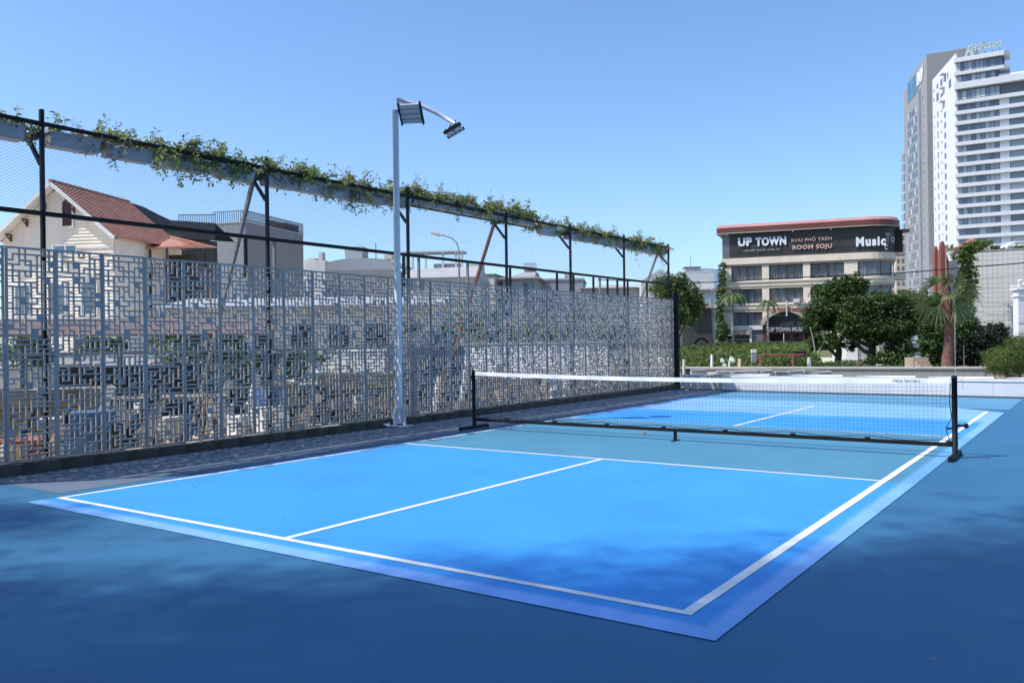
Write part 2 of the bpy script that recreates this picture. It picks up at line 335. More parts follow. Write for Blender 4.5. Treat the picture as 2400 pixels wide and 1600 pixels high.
# curb blocks under the panels
kerbm = mat('dark_olive_block', (.055,.055,.045), .95, .35, 3, bump=.5, bscale=25, island=.2)  # even olive-black block colour with random mottling
kb = [MB().box(-.1,.1,0,.395,-.1,.118).mesh('kerb_block') for _ in range(1)][0]; kb.materials.append(kerbm)
for k in range(47):
    o = mkobj('kerb_block', kb, kerbm, fence); o.location = (.03+random.uniform(-.006,.006), Y0+k*.4, random.uniform(-.012,.004)); o.rotation_euler.z = random.uniform(-.012,.012)
# steel frame
XF = FX0-.05
posts = [-.2 if 0 else -.62, .88, 4.0, 6.98, 9.9, 12.38, 14.97, 17.6]
for y in posts: fpart(MB().box(XF-.021,XF+.021,y-.021,y+.021,-.1,4.03 if y < 10 else 3.97), 'post', steel_black)
fpart(MB().box(XF-.035,XF+.035,Y0,17.66,2.842,2.888), 'rail', steel_black)
fpart(MB().box(FX0-.03,FX0+.015,Y0,17.66,3.84,3.88), 'rail', steel_black)
fpart(MB().box(XF-.02,XF+.02,Y0,17.6,1.27,1.31), 'rail', panelm)
for y in (3.62,6.86,7.25,8.63,11.8,13.41,13.72,14.10,14.6,15.15,16.24,10.02,12.5,4.12):
    fpart(MB().box(XF-.02,XF+.02,y-.018,y+.018,2.3,2.834), 'stub_post', steel_black if random.random() < .6 else greysteel)
for i, y in enumerate(posts):
    fpart(MB().box(FX0-.42,XF-.031,y-.025,y+.025,3.72,3.78), 'bracket_arm', steel_black)
    fpart(MB().bar((XF-.03,y,3.42),(FX0-.33,y,3.72),.04,.04), 'brace', steel_black)
for y, m_ in ((-.62,greysteel),(4.0,greysteel),(9.9,rust),(17.55,greysteel)):
    fpart(MB().bar((FX0-.36,y,3.70),(FX0-1.95,y,-.1),.05,.05), 'strut', m_)
fpart(MB().box(FX0-.40,FX0-.36,Y0,17.6,3.781,3.82), 'rail', steel_black)
# insect netting between the rails: fine diagonal cords
net = MB(); zb, zt = 2.9, 3.80; pitch = .055; hgt = zt-zb; thk = .0011
def cord(y0, z0, y1, z1):
    n = len(net.v); dy, dz = y1-y0, z1-z0; l = math.hypot(dy,dz); ny, nz2 = -dz/l*thk, dy/l*thk
    net.v += [(FX0-.02,y0+ny,z0+nz2),(FX0-.02,y0-ny,z0-nz2),(FX0-.02,y1-ny,z1-nz2),(FX0-.02,y1+ny,z1+nz2)]; net.f.append((n,n+1,n+2,n+3))
yy = Y0-hgt*1.4
while yy < 17.6+hgt:
    for s in (1,-1):
        a, b = (yy, yy+s*hgt*1.5)
        za, zb2 = zb, zt
        lo, hi = Y0, 17.6
        if s*(b-a) > 0:
            t0, t1 = 0., 1.
            for lim, sg in ((lo, 1), (hi, -1)):
                fa, fb = sg*(a-lim), sg*(b-lim)
                if fa < 0 and fb < 0: t0 = 2
                elif fa < 0: t0 = max(t0, fa/(fa-fb))
                elif fb < 0: t1 = min(t1, fa/(fa-fb))
            if t0 < t1: cord(a+(b-a)*t0, zb+hgt*t0, a+(b-a)*t1, zb+hgt*t1)
    yy += pitch
nm = mat('net_cord', (.10,.13,.16), .7, .1, 5)
o = fpart(net, 'netting', nm); o['kind'] = 'stuff'
# padded black post at the far end
tag(MB().prism([(-4.93+.105*math.cos(a)+0, 17.86+.105*math.sin(a)) for a in [i*PI/6+.1 for i in range(12)]], 0.0, 2.66).build('padded_post', steel_black, bevel=.02), 'thick black padded post at the far end of the lattice fence', 'post')
# ------------------------------------------------------------------ planter boxes and their trailing plants
def planter_mesh():
    L_, wt, wb, h, t = .60, .20, .15, .165, .008; mb = MB()
    o1 = [(-wb/2,.02,0),(wb/2,.02,0),(wb/2,L_-.02,0),(-wb/2,L_-.02,0)]; o2 = [(-wt/2,0,h),(wt/2,0,h),(wt/2,L_,h),(-wt/2,L_,h)]
    i2 = [(-wt/2+t,t,h),(wt/2-t,t,h),(wt/2-t,L_-t,h),(-wt/2+t,L_-t,h)]; i1 = [(x*.97,y,h-.03) for x,y,_ in i2]
    mb.v = o1+o2+i2+i1
    mb.f = [(0,3,2,1)]+[(i,(i+1)%4,4+(i+1)%4,4+i) for i in range(4)]+[(4+i,4+(i+1)%4,8+(i+1)%4,8+i) for i in range(4)]+[(8+i,8+(i+1)%4,12+(i+1)%4,12+i) for i in range(4)]
    # rim lip
    mb.box(-wt/2-.012,-wt/2-.001,-.01,L_+.01,h-.018,h+.004); mb.box(wt/2+.001,wt/2+.012,-.01,L_+.01,h-.018,h+.004)
    mb.box(-wt/2,wt/2,-.012,-.001,h-.018,h+.004); mb.box(-wt/2,wt/2,L_+.001,L_+.012,h-.018,h+.004)
    return mb.mesh('box_shell')
shell = planter_mesh(); shell.materials.append(boxm)
soil = MB().poly([(-.09,.01,.137),(.09,.01,.137),(.09,.59,.137),(-.09,.59,.137)]).mesh('soil'); soil.materials.append(soilm)
# (y start, lift, bushiness, hanging, dryness)
PB = [(-.62,0,.7,.0,.5),(.12,0,.6,.1,.7),(.98,0,.5,.15,.75),(1.66,0,1.0,.05,.25),(2.46,0,1.4,.5,.1),(3.22,0,1.1,.25,.15),(4.02,0,1.0,.1,.35),(4.64,0,1.0,.15,.3),(5.25,0,1.2,.8,.3),(5.88,0,.9,.6,.35),(6.50,.03,.9,.2,.3),
      (7.16,.12,1.1,.15,.3),(7.80,.12,.9,.35,.4),(8.42,.12,.6,.3,.5),(9.05,.12,1.1,.25,.3),(9.68,.12,1.0,.1,.3),(10.4,.12,1.1,.1,.25),(11.3,0,.8,.15,.6),(12.42,0,1.1,.1,.35),(13.05,0,1.1,.1,.25),(13.68,0,1.1,.15,.25),(14.30,0,1.0,.2,.35),
      (15.05,0,1.0,.5,.35),(15.68,0,1.1,.3,.3),(16.31,0,1.1,.15,.3),(16.94,0,.9,.5,.55)]
words = ['leftmost, half out of the frame', 'left of the first black post', 'just right of the first black post', 'above the house gable', 'with a thick clump hanging low', 'left of the second black post', 'right of the second black post', 'second after the second black post', 'with long bare stems dangling',
         'with stems trailing left of the lamp pole', 'just left of the lamp pole', 'behind the lamp pole', 'second right of the lamp pole', 'third right of the lamp pole, sparse', 'over the rust red strut', 'right of the rust red strut', 'second right of the rust red strut', 'with dark dry vine, before the gap',
         'first beyond the fifth black post', 'second beyond the fifth black post', 'third beyond the fifth black post', 'just before the sixth black post', 'with a long tuft hanging below', 'second from the far end, shaggy', 'near the far end of the fence', 'last one at the far end with a stray tendril']
for i, (y, lift, bush, hang, dry) in enumerate(PB):
    x = FX0-.165 if lift < .1 else FX0-.155
    z = 3.65+lift; lift2 = lift
    p = tag(empty('planter_box', (x, y, z)), 'pale grey planter box, ' + words[i], 'planter', 'planter boxes along the top of the fence')
    mkobj('box_shell', shell, boxm, p); mkobj('soil', soil, soilm, p); p.rotation_euler = (random.uniform(-.012,.02), random.uniform(-.05,.03), random.uniform(-.01,.01))
    pl = tag(empty('trailing_plant', (x, y+.3, z+.137)), 'leafy vine in planter ' + words[i], 'plant', 'vines growing in the fence planters')
    pts, dpts = [], []; sm = MB()
    nst = int(44*bush)+10
    for s in range(nst):
        isd = random.random() < dry*.6
        a0 = Vector((random.uniform(-.07,.07), random.uniform(-.32,.32), 0)); hdn = random.random() < (.02+.26*hang)
        dr = Vector((random.uniform(-.3,.9) if hdn else random.uniform(-.7,.35), random.uniform(-1,1), random.uniform(.3,1.1))).normalized()
        ln = random.uniform(.12,.34)*(1.0 if hdn else 1)*(.8+.35*bush); seg = 7; P = a0.copy(); path = [P.copy()]
        for q in range(seg):
            dr = (dr+Vector((random.uniform(-.25,.25), random.uniform(-.25,.25), -.20 if not hdn else -.36))).normalized(); P = P+dr*ln/seg*(1.3 if hdn else 1)
            path.append(P.copy())
            tgt = dpts if isd else pts
            for _ in range(int((4 if isd else 8)*(.6+bush*.5))): tgt.append(tuple(P+Vector((random.gauss(0,.018), random.gauss(0,.025), random.gauss(0,.018)))))
        sm.tube(path, [.004*(1-.6*t/len(path)) for t in range(len(path))], 3, False)
    for s in range(int(1+hang*4)):     # bare dangling runners
        a0 = Vector((random.uniform(.05,.16), random.uniform(-.28,.28), .04)); P = a0.copy(); path = [P.copy()]; n_ = random.randint(6,12) if hang > .3 else 5
        for q in range(n_):
            P = P+Vector((random.uniform(-.004,.012), random.uniform(-.03,.04), -random.uniform(.03,.055))); path.append(P.copy())
            if random.random() < .5+.3*(q > n_-4):
                for _ in range(3): (dpts if random.random() < dry else pts).append(tuple(P+Vector((random.gauss(0,.012), random.gauss(0,.018), random.gauss(0,.012)))))
        sm.tube(path, .0028, 3, False)
    for s in range(2):          # upright wisps
        a0 = Vector((random.uniform(-.05,.05), random.uniform(-.3,.3), .02)); tip = a0+Vector((random.uniform(-.08,.08), random.uniform(-.1,.1), random.uniform(.15,.42)))
        sm.tube([a0, (a0+tip)/2+Vector((.01,.01,0)), tip], [.003,.002,.001], 3, False)
        for _ in range(6): (dpts if random.random() < .6 else pts).append(tuple(a0.lerp(tip, random.uniform(.4,1))+Vector((random.gauss(0,.008),random.gauss(0,.01),0))))
    mkobj('foliage', leafmesh('foliage', np.array(pts), .066, .36, .5), leafm, pl)
    if dpts: mkobj('dry_foliage', leafmesh('dry_foliage', np.array(dpts), .058, .33, .3), leafd, pl)
    sm.build('stems', stemm, pl)
# ------------------------------------------------------------------ floodlight pole
PX, PY = -4.74, 6.42
lp = tag(empty('light_pole', (PX, PY, 0)), 'tall white pole with two floodlight heads standing beside the lattice fence', 'light pole')
MB().tube([(0,0,.05),(0,0,5.17)], [.060,.050], 16).build('pole', polem, lp, smooth=True)
MB().box(-.16,.16,-.16,.16,.004,.022).build('base_plate', polem, lp, bevel=.003)
for a in range(4):
    c, s = math.cos(a*PI/2+PI/4*0), math.sin(a*PI/2)
    g = MB(); x1, x2 = .064, .145; t = .006; nx, ny = -s*t, c*t
    def q(r_, z, k): return (c*r_+nx*k, s*r_+ny*k, z)
    g.hull([q(x1,.022,-1),q(x2,.022,-1),q(x2,.22,-1),q(x1,.33,-1)], [q(x1,.022,1),q(x2,.022,1),q(x2,.22,1),q(x1,.33,1)]); g.build('gusset', polem, lp)
A1 = Vector((at(930,233,14.0)-lp.location)); A2 = Vector((at(1066,290,14.05)-lp.location))
mid = A1.lerp(A2, .42)+Vector((0,0,.06))
MB().tube([A1, A1.lerp(A2,.2)+Vector((0,0,.025)), mid, A1.lerp(A2,.7)+Vector((0,0,.045)), A2], .034, 8).build('arm', polem, lp, smooth=True)
def flood(c, xa, up, sc=1.):
    """c centre (local), xa the long axis of the head, up the emitting-face normal"""
    xa = xa.normalized(); n = up.normalized(); ya = n.cross(xa).normalized(); n = xa.cross(ya)
    R = Matrix((xa, ya, n)).transposed(); par = MB()
    def tr(mb): mb.v = [tuple(c+R@(Vector(p)*sc)) for p in mb.v]; return mb
    W_, H_, T_ = .36, .38, .035
    fr = MB()
    for s in (-1,1): fr.box(s*W_/2-.012,s*W_/2+.012,-H_/2-.01,H_/2+.01,-.03,.035)
    fr.box(-W_/2,W_/2,-.012,.012,-.075,-.031)
    head = tr(fr).build('floodlight', steel_black, lp)
    for k in range(4):
        y = -H_/2+.055+k*.09
        m_ = MB().box(-W_/2+.013,W_/2-.013,y-.036,y+.036,-.012,.028); tr(m_).build('led_module', mat('led_module_glass', (.42,.46,.50), .25, .05, 4), head, bevel=.004)
        fins = MB()
        for q_ in range(9): fins.box(-W_/2+.03+q_*.03,-W_/2+.034+q_*.03,y-.034,y+.034,-.055,-.013)
        tr(fins).build('heat_sink', steel_black, head)
    return head
h1 = at(963,266,13.9)-lp.location
flood(h1, hdir(98), (hdir(186)*.75+Vector((0,0,-.72))))
h2 = at(1064,306,14.1)-lp.location
flood(h2, hdir(8), (hdir(90)*.48+Vector((0,0,-.9))), .82)
MB().bar(A2+Vector((0,0,.05)), h2+Vector((0,0,.05)), .03, .05).build('yoke', steel_black, lp)
MB().bar(A1.lerp(A2,.25), h1+Vector((0,0,.02)), .03, .04).build('yoke', steel_black, lp)
MB().tube([h2+Vector((-.05,-.03,.1)), h2+Vector((-.1,-.03,.03)), h2+Vector((-.04,-.03,-.03))], .006, 5).build('cable', steel_black, lp)
cc = MB()
for k in range(5):
    r0 = Vector((-.03-.02*k, -.14, .012)); cc.tube([r0+Vector((.05*math.cos(t), -.06+.07*math.sin(t)-.01*k, .012+.01*k)) for t in [j*PI/5 for j in range(11)]], .007, 5)
cc.tube([(-.02,-.07,.32),(-.06,-.12,.27),(-.14,-.10,.22),(-.16,-.16,.14),(-.05,-.17,.05),(-.1,-.2,.015)], .008, 5)
cc.build('loose_cable', white, lp, smooth=True)
# ------------------------------------------------------------------ court net
NY = 6.686; XL, XR = -3.40, 3.366
cn = tag(empty('court_net', (0, NY, 0)), 'portable net with black steel frame and white tape standing across the court', 'net')
for x in (XL, XR):
    MB().tube([(x,0,.06),(x,0,.90)], .030, 14).build('post', steel_black, cn, smooth=True)
    MB().tube([(x,0,.90),(x,0,.925)], [.034,.026], 14).build('post_cap', steel_black, cn)
    ft = MB().box(x-.025,x+.025,-.36,.36,.012,.055); ft.build('foot', steel_black, cn, bevel=.004)
    [MB().tube([(x,s*.34,.0005),(x,s*.34,.02)], .03, 10).build('foot_pad', steel_black, cn) for s in (-1,1)]
MB().box(XL+.03,XR-.03,-.022,.022,.128,.172).build('crossbar', steel_black, cn, bevel=.003)
MB().box(-.018,.018,-.018,.018,.012,.128).build('centre_leg', steel_black, cn)
MB().box(-.02,.02,-.12,.12,.001,.012).build('centre_foot', steel_black, cn)
kn = MB().tube([(XR+.028,-.005,.37),(XR+.10,-.01,.37)], .014, 10); kn.tube([(XR+.10,-.01,.37),(XR+.135,-.012,.372)], [.03,.026], 12); kn.tube([(XR-.08,0,.33),(XR+.03,0,.34)], .012, 8)
kn.build('crank', steel_black, cn, smooth=True)
SAG = lambda x: .872-.045*(1-(2*(x-XL)/(XR-XL)-1)**2)
tp = MB(); n = 90
for i in range(n):
    x0, x1 = XL+.05+(XR-XL-.1)*i/n, XL+.05+(XR-XL-.1)*(i+1)/n
    w0, w1 = .004*math.sin(x0*9)+.003*math.sin(x0*23), .004*math.sin(x1*9)+.003*math.sin(x1*23)
    for s in (-1,1):
        a = [(x0,s*.009+w0,SAG(x0)-.028),(x1,s*.009+w1,SAG(x1)-.028),(x1,s*.006,SAG(x1)+.028),(x0,s*.006,SAG(x0)+.028)]
        tp.poly(a if s < 0 else a[::-1])
    tp.poly([(x0,-.006,SAG(x0)+.028),(x1,-.006,SAG(x1)+.028),(x1,.006,SAG(x1)+.028),(x0,.006,SAG(x0)+.028)])
tp.build('top_tape', mat('net_tape', (.82,.82,.82), .7, .05, 7), cn, smooth=True)
text('VIFA SPORT', .30, .018, (2.72,-.0155,SAG(2.9)-.008), (1,0,0), (0,0,1), mat('tape_print', (.12,.08,.08), .8), cn, 'printed_lettering', .001, .02)
mesh_ = MB(); th = .0011
xs = np.arange(XL+.06, XR-.06, .045)
for i, x in enumerate(xs):
    jx = [x+random.uniform(-.004,.004) for _ in range(6)]
    zz = [SAG(x)-.028-(SAG(x)-.028-.20)*k/5 for k in range(6)]
    for k in range(5): mesh_.poly([(jx[k]-th,0,zz[k]),(jx[k]+th,0,zz[k]),(jx[k+1]+th,0,zz[k+1]),(jx[k+1]-th,0,zz[k+1])])
for k in range(1, 15):
    for i in range(len(xs)-1):
        za = SAG(xs[i])-.028-(SAG(xs[i])-.228)*k/14+random.uniform(-.002,.002); zb_ = SAG(xs[i+1])-.028-(SAG(xs[i+1])-.228)*k/14
        mesh_.poly([(xs[i],.001,za-th),(xs[i+1],.001,zb_-th),(xs[i+1],.001,zb_+th),(xs[i],.001,za+th)])
o = mesh_.build('net_mesh', mat('net_twine', (.03,.03,.035), .8, .1, 5), cn); o['kind'] = 'stuff'
bc = MB(); pth = []
for i in range(61):
    x = XL+.05+(XR-XL-.1)*i/60; ph = (i%8)/8; pth.append((x,-.006,.205-.028*(math.cos(ph*2*PI)*.5+.5)))
bc.tube(pth, .004, 5); bc.tube([(XR-.05,-.006,.19),(XR-.09,-.004,.33),(XR-.03,0,.45),(XR-.05,0,.62),(XR-.04,0,.86)], .005, 5); bc.build('bottom_cord', steel_black, cn)
cl = MB()
for i in range(8): x = XL+.62+i*.87; cl.box(x-.03,x+.03,-.026,.026,.173,.196)
for i in range(8): x = XL+.62+i*.87; MB().box(x-.028,x+.028,-.026,.026,.1725,.19).build('net_clip', steel_black, cn, bevel=.004)
MB().box(XR-.055,XR-.028,-.008,.008,SAG(XR)-.03,SAG(XR)+.03).build('tape_buckle', white, cn)
MB().box(XL+.028,XL+.055,-.008,.008,SAG(XL)-.03,SAG(XL)+.03).build('tape_buckle', white, cn)
# fallen leaf and stone
tag(MB().hull([(-.75,7.18,.013),(-.70,7.17,.013),(-.68,7.21,.013),(-.73,7.22,.013)],[(-.745,7.19,.03),(-.71,7.18,.038),(-.69,7.2,.03),(-.73,7.21,.025)]).build('fallen_leaf', mat('red_leaf', (.5,.12,.06), .7)), 'small curled red leaf lying on the teal zone behind the net bar', 'leaf')
# ------------------------------------------------------------------ low wall and cabinet at the court's far edge
wm = mat('far_wall_sheet', (.66,.67,.69), .7, .06, 2, stain=.12)
fw = tag(empty('low_wall', (0, 17.45, 0)), 'low white sheeted wall along the far edge of the court', 'wall')
for k in range(10):
    x0 = -3.46+k*1.55
    MB().box(x0,x0+1.546,0,.12,-.1,.345+random.uniform(-.004,.004)).build('wall_panel', wm, fw)
MB().box(-3.47,12.1,-.02,.14,.352,.40).build('coping', white, fw)
for k in range(10): MB().tube([(-3.2+k*1.55,.02,.42),(-3.2+k*1.55+random.uniform(.8,1.4),.03,.43)], .022, 6).build('rolled_edge', white, fw, smooth=True)
MB().box(-3.47,12,-.035,-.003,-.02,.03).build('skirting', mat('dark_gap', (.06,.08,.10), .8), fw)
cab = tag(empty('metal_cabinet', (-4.66,17.6,0)), 'pale grey metal box standing between black post and low white wall', 'cabinet')
MB().box(0,.86,-.05,.35,.02,.40).build('body', mat('cabinet_grey', (.48,.48,.49), .5, .05, 3), cab, bevel=.008)
MB().box(.875,1.08,-.08,.3,.02,.43).build('side_panel', mat('cabinet_side', (.35,.34,.33), .6, .1, 3), cab, bevel=.006)
MB().box(-.02,1.1,-.09,.37,.0,.02).build('plinth', mat('dark_gap2', (.08,.08,.08), .8), cab)
# ------------------------------------------------------------------ tiled boundary wall, stacked slabs
tilem = mat('grey_tile', (.36,.345,.32), .7, .08, 4, island=.0, stain=.15)
pA, pB = at(1588,0,30.5), at(2318,0,27.0); pA.z = pB.z = 0
ax = math.degrees(math.atan2((pB-pA).x, (pB-pA).y))-math.degrees(YAW)
bw = tag(empty('boundary_wall', (pA.x,pA.y,0), ax), 'long low grey tiled wall with pale coping beyond the court', 'wall')
LW = (pB-pA).length; zt_ = gz(1950,859,29)
MB().box(0,LW,.01,.24,-.12,zt_-.07).build('wall_core', concrete, bw)
MB().box(-.03,LW+.03,-.06,.28,zt_-.069,zt_).build('coping', mat('coping_stone', (.50,.47,.42), .8, .08, 3), bw, bevel=.006)
tl = MB().box(0,.296,-.012,.009,0,.146).mesh('tile'); tl.materials.append(tilem)
nt_ = 0
for r_ in range(3):
    for k in range(int(LW/.3)):
        z0 = zt_-.07-.15*(r_+1)
        if nt_ < 290:
            o = mkobj('tile', tl, tilem, bw); o.location = (k*.3+.002, random.uniform(-.002,.001), z0); nt_ += 1
MB().hull([(LW+.03,-.1,-.12),(LW+.9,-.1,-.12),(LW+.9,.3,-.12),(LW+.03,.3,-.12)],[(LW+.03,-.1,zt_-.06),(LW+.15,-.1,zt_-.07),(LW+.15,.3,zt_-.07),(LW+.03,.3,zt_-.06)]).build('sloping_end', mat('worn_stone', (.45,.37,.29), .9, .15, 3), bw)
stm = mat('slab_stone', (.44,.44,.43), .85, .12, 4, stain=.15)
spots = [(1636,861,24.6),(1695,868,25.0),(1727,868,24.8),(1760,866,24.7),(1795,866,24.6),(1830,868,24.5),(1862,867,24.4),(1898,866,24.3),(1930,869,24.2)]
sw = ['with a tall rounded top, left end', 'second from left', 'third from left', 'fourth from left', 'middle of the row, leaning', 'right of the middle', 'sixth from the left with splayed slabs', 'next to last', 'last at the right, tilted']
for i, (u, v, dd) in enumerate(spots):
    b0 = at(u, v, dd); st = tag(empty('slab_stack', (b0.x,b0.y,-.13), 96), 'pale stone slab stack by the tiled wall, '+sw[i], 'stone slabs', 'stacks of stone slabs beyond the court')
    hh = b0.z+.13; n_ = int(hh/.045); wd = .38 if i else .44
    for k in range(n_):
        z0 = k*hh/n_; ofs = random.uniform(-.02,.02); o = MB().box(-wd/2,wd/2,-.16,.16,0,hh/n_-.006).build('stone_slab', stm, st, bevel=.004); o.location = (ofs, random.uniform(-.02,.02), z0); o.rotation_euler = (0, random.uniform(-.02,.02) if k < n_-2 else random.uniform(-.12,.12)*(i > 0)*.6, random.uniform(-.08,.08))
# ------------------------------------------------------------------ gabled house with a red tiled roof
def grid(pc, o, s): return pc
def planks(mb, P0, dx, dz, n, depth, nrm):   # horizontal lapped boards over a parallelogram
    P0, dx, dz, nrm = Vector(P0), Vector(dx), Vector(dz), Vector(nrm)
    for k in range(n):
        a, b = P0+dz*(k/n), P0+dz*((k+1)/n)
        mb.poly([a+nrm*depth, a+dx+nrm*depth, b+dx, b]); mb.poly([a, a+dx, a+dx+nrm*depth, a+nrm*depth])
siding = mat('cream_siding', (.84,.74,.61), .8, .05, 2, stain=.06); trimm = mat('white_trim', (.74,.73,.70), .6, .05, 3)
tile_red = mat('red_roof_tile', (.52,.25,.18), .85, .12, 2.5, island=.12, spec=.2, stain=.2)
hb = at(140,800,42); hs = tag(empty('gabled_house', (hb.x,hb.y,-.11), 98.3), 'cream clapboard house with steep red tiled gable roof behind the left of the fence', 'house')
ze, zp, HW, WW = 6.72, 9.5, 3.36, 3.0; wz = ze+(HW-WW)*(zp-ze)/HW
bd = MB()
nb = 58; 
for k in range(nb):         # gable wall made of lapped boards, clipped by the roof slope
    z0, z1 = wz*0+k*zp/nb, (k+1)*zp/nb
    w0 = WW if z0 < wz else WW*(zp-.15-z0)/(zp-.15-wz); w1 = WW if z1 < wz else WW*(zp-.15-z1)/(zp-.15-wz)
    if w1 < .05: break
    bd.poly([(-w0,-.045,z0),(w0,-.045,z0),(w1,0,z1),(-w1,0,z1)]); bd.poly([(-w0,0,z0),(w0,0,z0),(w0,-.045,z0),(-w0,-.045,z0)])
o = bd.build('siding', siding, hs); o['kind'] = 'stuff'
MB().box(-WW,WW,.02,6.2,0,wz-.05).build('wall', siding, hs)
MB().hull([(-WW,.021,wz-.049),(WW,.021,wz-.049),(WW,6.2,wz-.049),(-WW,6.2,wz-.049)],[(-.05,.021,zp-.2),(.05,.021,zp-.2),(.05,6.2,zp-.2),(-.05,6.2,zp-.2)]).build('gable_core', siding, hs)
MB().box(-WW,WW,-.07,-.045,6.28,6.38).build('band', trimm, hs)
for s in (-1,1):
    rt = MB(); Pp, Pe = Vector((0,-.55,zp+.04)), Vector((s*HW,-.55,ze+.04)); sl = Pe-Pp; nr = Vector((s*(zp-ze),0,HW)).normalized()
    rt.hull([Pp,Pp+Vector((0,6.5,0)),Pe+Vector((0,6.5,0)),Pe][::s], [Pp+nr*.04,Pp+Vector((0,6.5,0))+nr*.04,Pe+Vector((0,6.5,0))+nr*.04,Pe+nr*.04][::s]); rf = rt.build('roof', tile_red, hs)
    tr_ = MB(); nc = 27
    for k in range(nc):
        a, b = Pp+sl*(k/nc)+nr*.05, Pp+sl*((k+1)/nc)+nr*.072
        for j in range(22):
            y0, y1 = j*6.5/22+.004, (j+1)*6.5/22-.004; jj = random.uniform(-.006,.006)
            ym = (y0+y1)/2
            tr_.poly([a+Vector((0,y0,0)), a+Vector((0,ym,.03)), b+Vector((0,ym,.035+jj)), b+Vector((0,y0,jj))]); tr_.poly([a+Vector((0,ym,.03)), a+Vector((0,y1,0)), b+Vector((0,y1,jj)), b+Vector((0,ym,.035+jj))])
        tr_.poly([b, b+Vector((0,6.5,0)), b+Vector((0,6.5,0))-nr*.05, b-nr*.05])
    o = tr_.build('roof_tiles', tile_red, rf); o['kind'] = 'stuff'
    MB().bar(Pp+Vector((0,-.03,-.08)), Pe+Vector((0,-.03,-.08)), .05, .17).build('bargeboard', trimm, hs)
    MB().hull([Pp+Vector((0,0,-.16)),Pp+Vector((0,.5,-.16)),Pe+Vector((0,.5,-.16)),Pe+Vector((0,0,-.16))][::s],[Pp+Vector((0,0,-.13)),Pp+Vector((0,.5,-.13)),Pe+Vector((0,.5,-.13)),Pe+Vector((0,0,-.13))][::s]).build('soffit', trimm, hs)
    for k in (.22,.55,.85) if s < 0 else (.30,):
        c = Vector((0,-.02,zp-.42)).lerp(Vector((s*WW,-.02,wz-.35)), k); bk = MB(); bk.box(c.x-.04,c.x+.04,-.4,-.026,c.z,c.z+.07); bk.box(c.x-.04,c.x+.04,-.1,-.026,c.z-.3,c.z-.001); bk.bar((c.x,-.06,c.z-.26),(c.x,-.36,c.z),.05,.06); bk.build('eave_bracket', mat('brown_wood', (.13,.05,.035), .8, .2, 5), hs)
MB().bar((0,-.6,zp+.1),(0,5.95,zp+.1),.16,.1).build('ridge', tile_red, hs)
sh = MB().hull([(-.02,-.08,zp-2.05),(.52,-.08,zp-2.05),(.52,-.08,zp-.95),(.25,-.08,zp-.62),(-.02,-.08,zp-.95)],[(-.02,-.026,zp-2.05),(.52,-.026,zp-2.05),(.52,-.026,zp-.95),(.25,-.026,zp-.62),(-.02,-.026,zp-.95)])
lv = sh.build('louvre_window', mat('brown_wood', (.13,.05,.035)), hs); lv.location.x = .3
sl_ = MB()
for k in range(11): sl_.box(.31,.80,-.115,-.082,zp-2.02+k*.1,zp-1.98+k*.1)
sl_.v = [(x-.3,y,z) for x,y,z in sl_.v]; sl_.build('slats', mat('dark_brown', (.06,.03,.025), .8), lv)
fr = MB(); fr.box(.24,.298,-.13,-.027,zp-2.12,zp-.95); fr.box(.822,.88,-.13,-.027,zp-2.12,zp-.95); fr.box(.24,.88,-.13,-.027,zp-2.18,zp-2.121); fr.build('window_trim', trimm, hs)
aw = MB().box(.1,1.3,-.5,-.46,5.95,6.45); aw.box(.05,.099,-.55,-.05,5.9,6.5); awn = aw.build('window', trimm, hs)
for s in range(2): MB().box(.18+s*.58,.66+s*.58,-.52,-.501,6.02,6.38).build('pane', glass('blue_pane', (.08,.12,.16), 1), awn)
for (x0,x1,z0,z1) in ((-2.4,-1.5,3.0,4.6),(-.5,.4,3.0,4.6),(1.2,2.1,3.0,4.6),(-2.2,-1.2,.6,2.2),(.8,2.2,0,2.2)):
    wn = MB().box(x0,x1,-.08,-.046,z0,z1).build('window', trimm, hs); MB().box(x0+.07,x1-.07,-.09,-.081,z0+.07,z1-.07).build('pane', glass('blue_pane', (.08,.12,.16)), wn)
for k in range(5): MB().box(-2.9+k*.35,-2.87+k*.35,-1.2,-1.17,1.9,2.9).build('rail_post', trimm, hs)
# side porch with a lean-to tiled roof
pr = tag(empty('tiled_porch', at(345,800,45.5)*1, 98.3), 'lean-to porch with red tiles and dark posts right of the gabled house', 'porch'); pr.location.z = -.36
z1 = gz(330,538,45); z2 = gz(345,566,44)
po = MB().hull([(-1.5,-1.0,z2),(2.0,-1.3,z2-.02),(2.9,2.2,z2+.35),(-1.0,2.2,z1+.6)],[(-1.5,-1.0,z2+.06),(2.0,-1.3,z2+.04),(2.9,2.2,z2+.41),(-1.0,2.2,z1+.66)]).build('roof', tile_red, pr)
t_ = MB()
for k in range(12):
    q = k/12; a = Vector((-1.5+.5*q,-1.0+3.2*q,z2+.075+(z1+.6-z2)*q)); b = Vector((2.0+.9*q,-1.3+3.5*q,z2+.055+.37*q)); t_.bar(a, b, .05, .05)
o = t_.build('tile_rows', tile_red, po); o['kind'] = 'stuff'
for x, y in ((-1.3,-.9),(0,-1.0),(.9,-1.1),(1.9,-1.2),(2.6,1.5)): MB().box(x-.05,x+.05,y-.05,y+.05,0,z2-.01).build('post', darkframe, pr)
for k in range(9): MB().box(-1.2+k*.36,-1.17+k*.36,-1.02,-.99,z2-1.5,z2-.8).build('baluster', darkframe, pr)
MB().box(-1.3,1.9,-1.03,-.98,z2-.8,z2-.75).build('rail', darkframe, pr); MB().box(-1.4,2.6,-1.1,2,2.7,2.85).build('deck', darkframe, pr)
MB().box(-1.3,2.4,1.0,1.1,0,z2-.1).build('back_wall', mat('dark_wall', (.07,.065,.06), .9, .3, 2), pr)
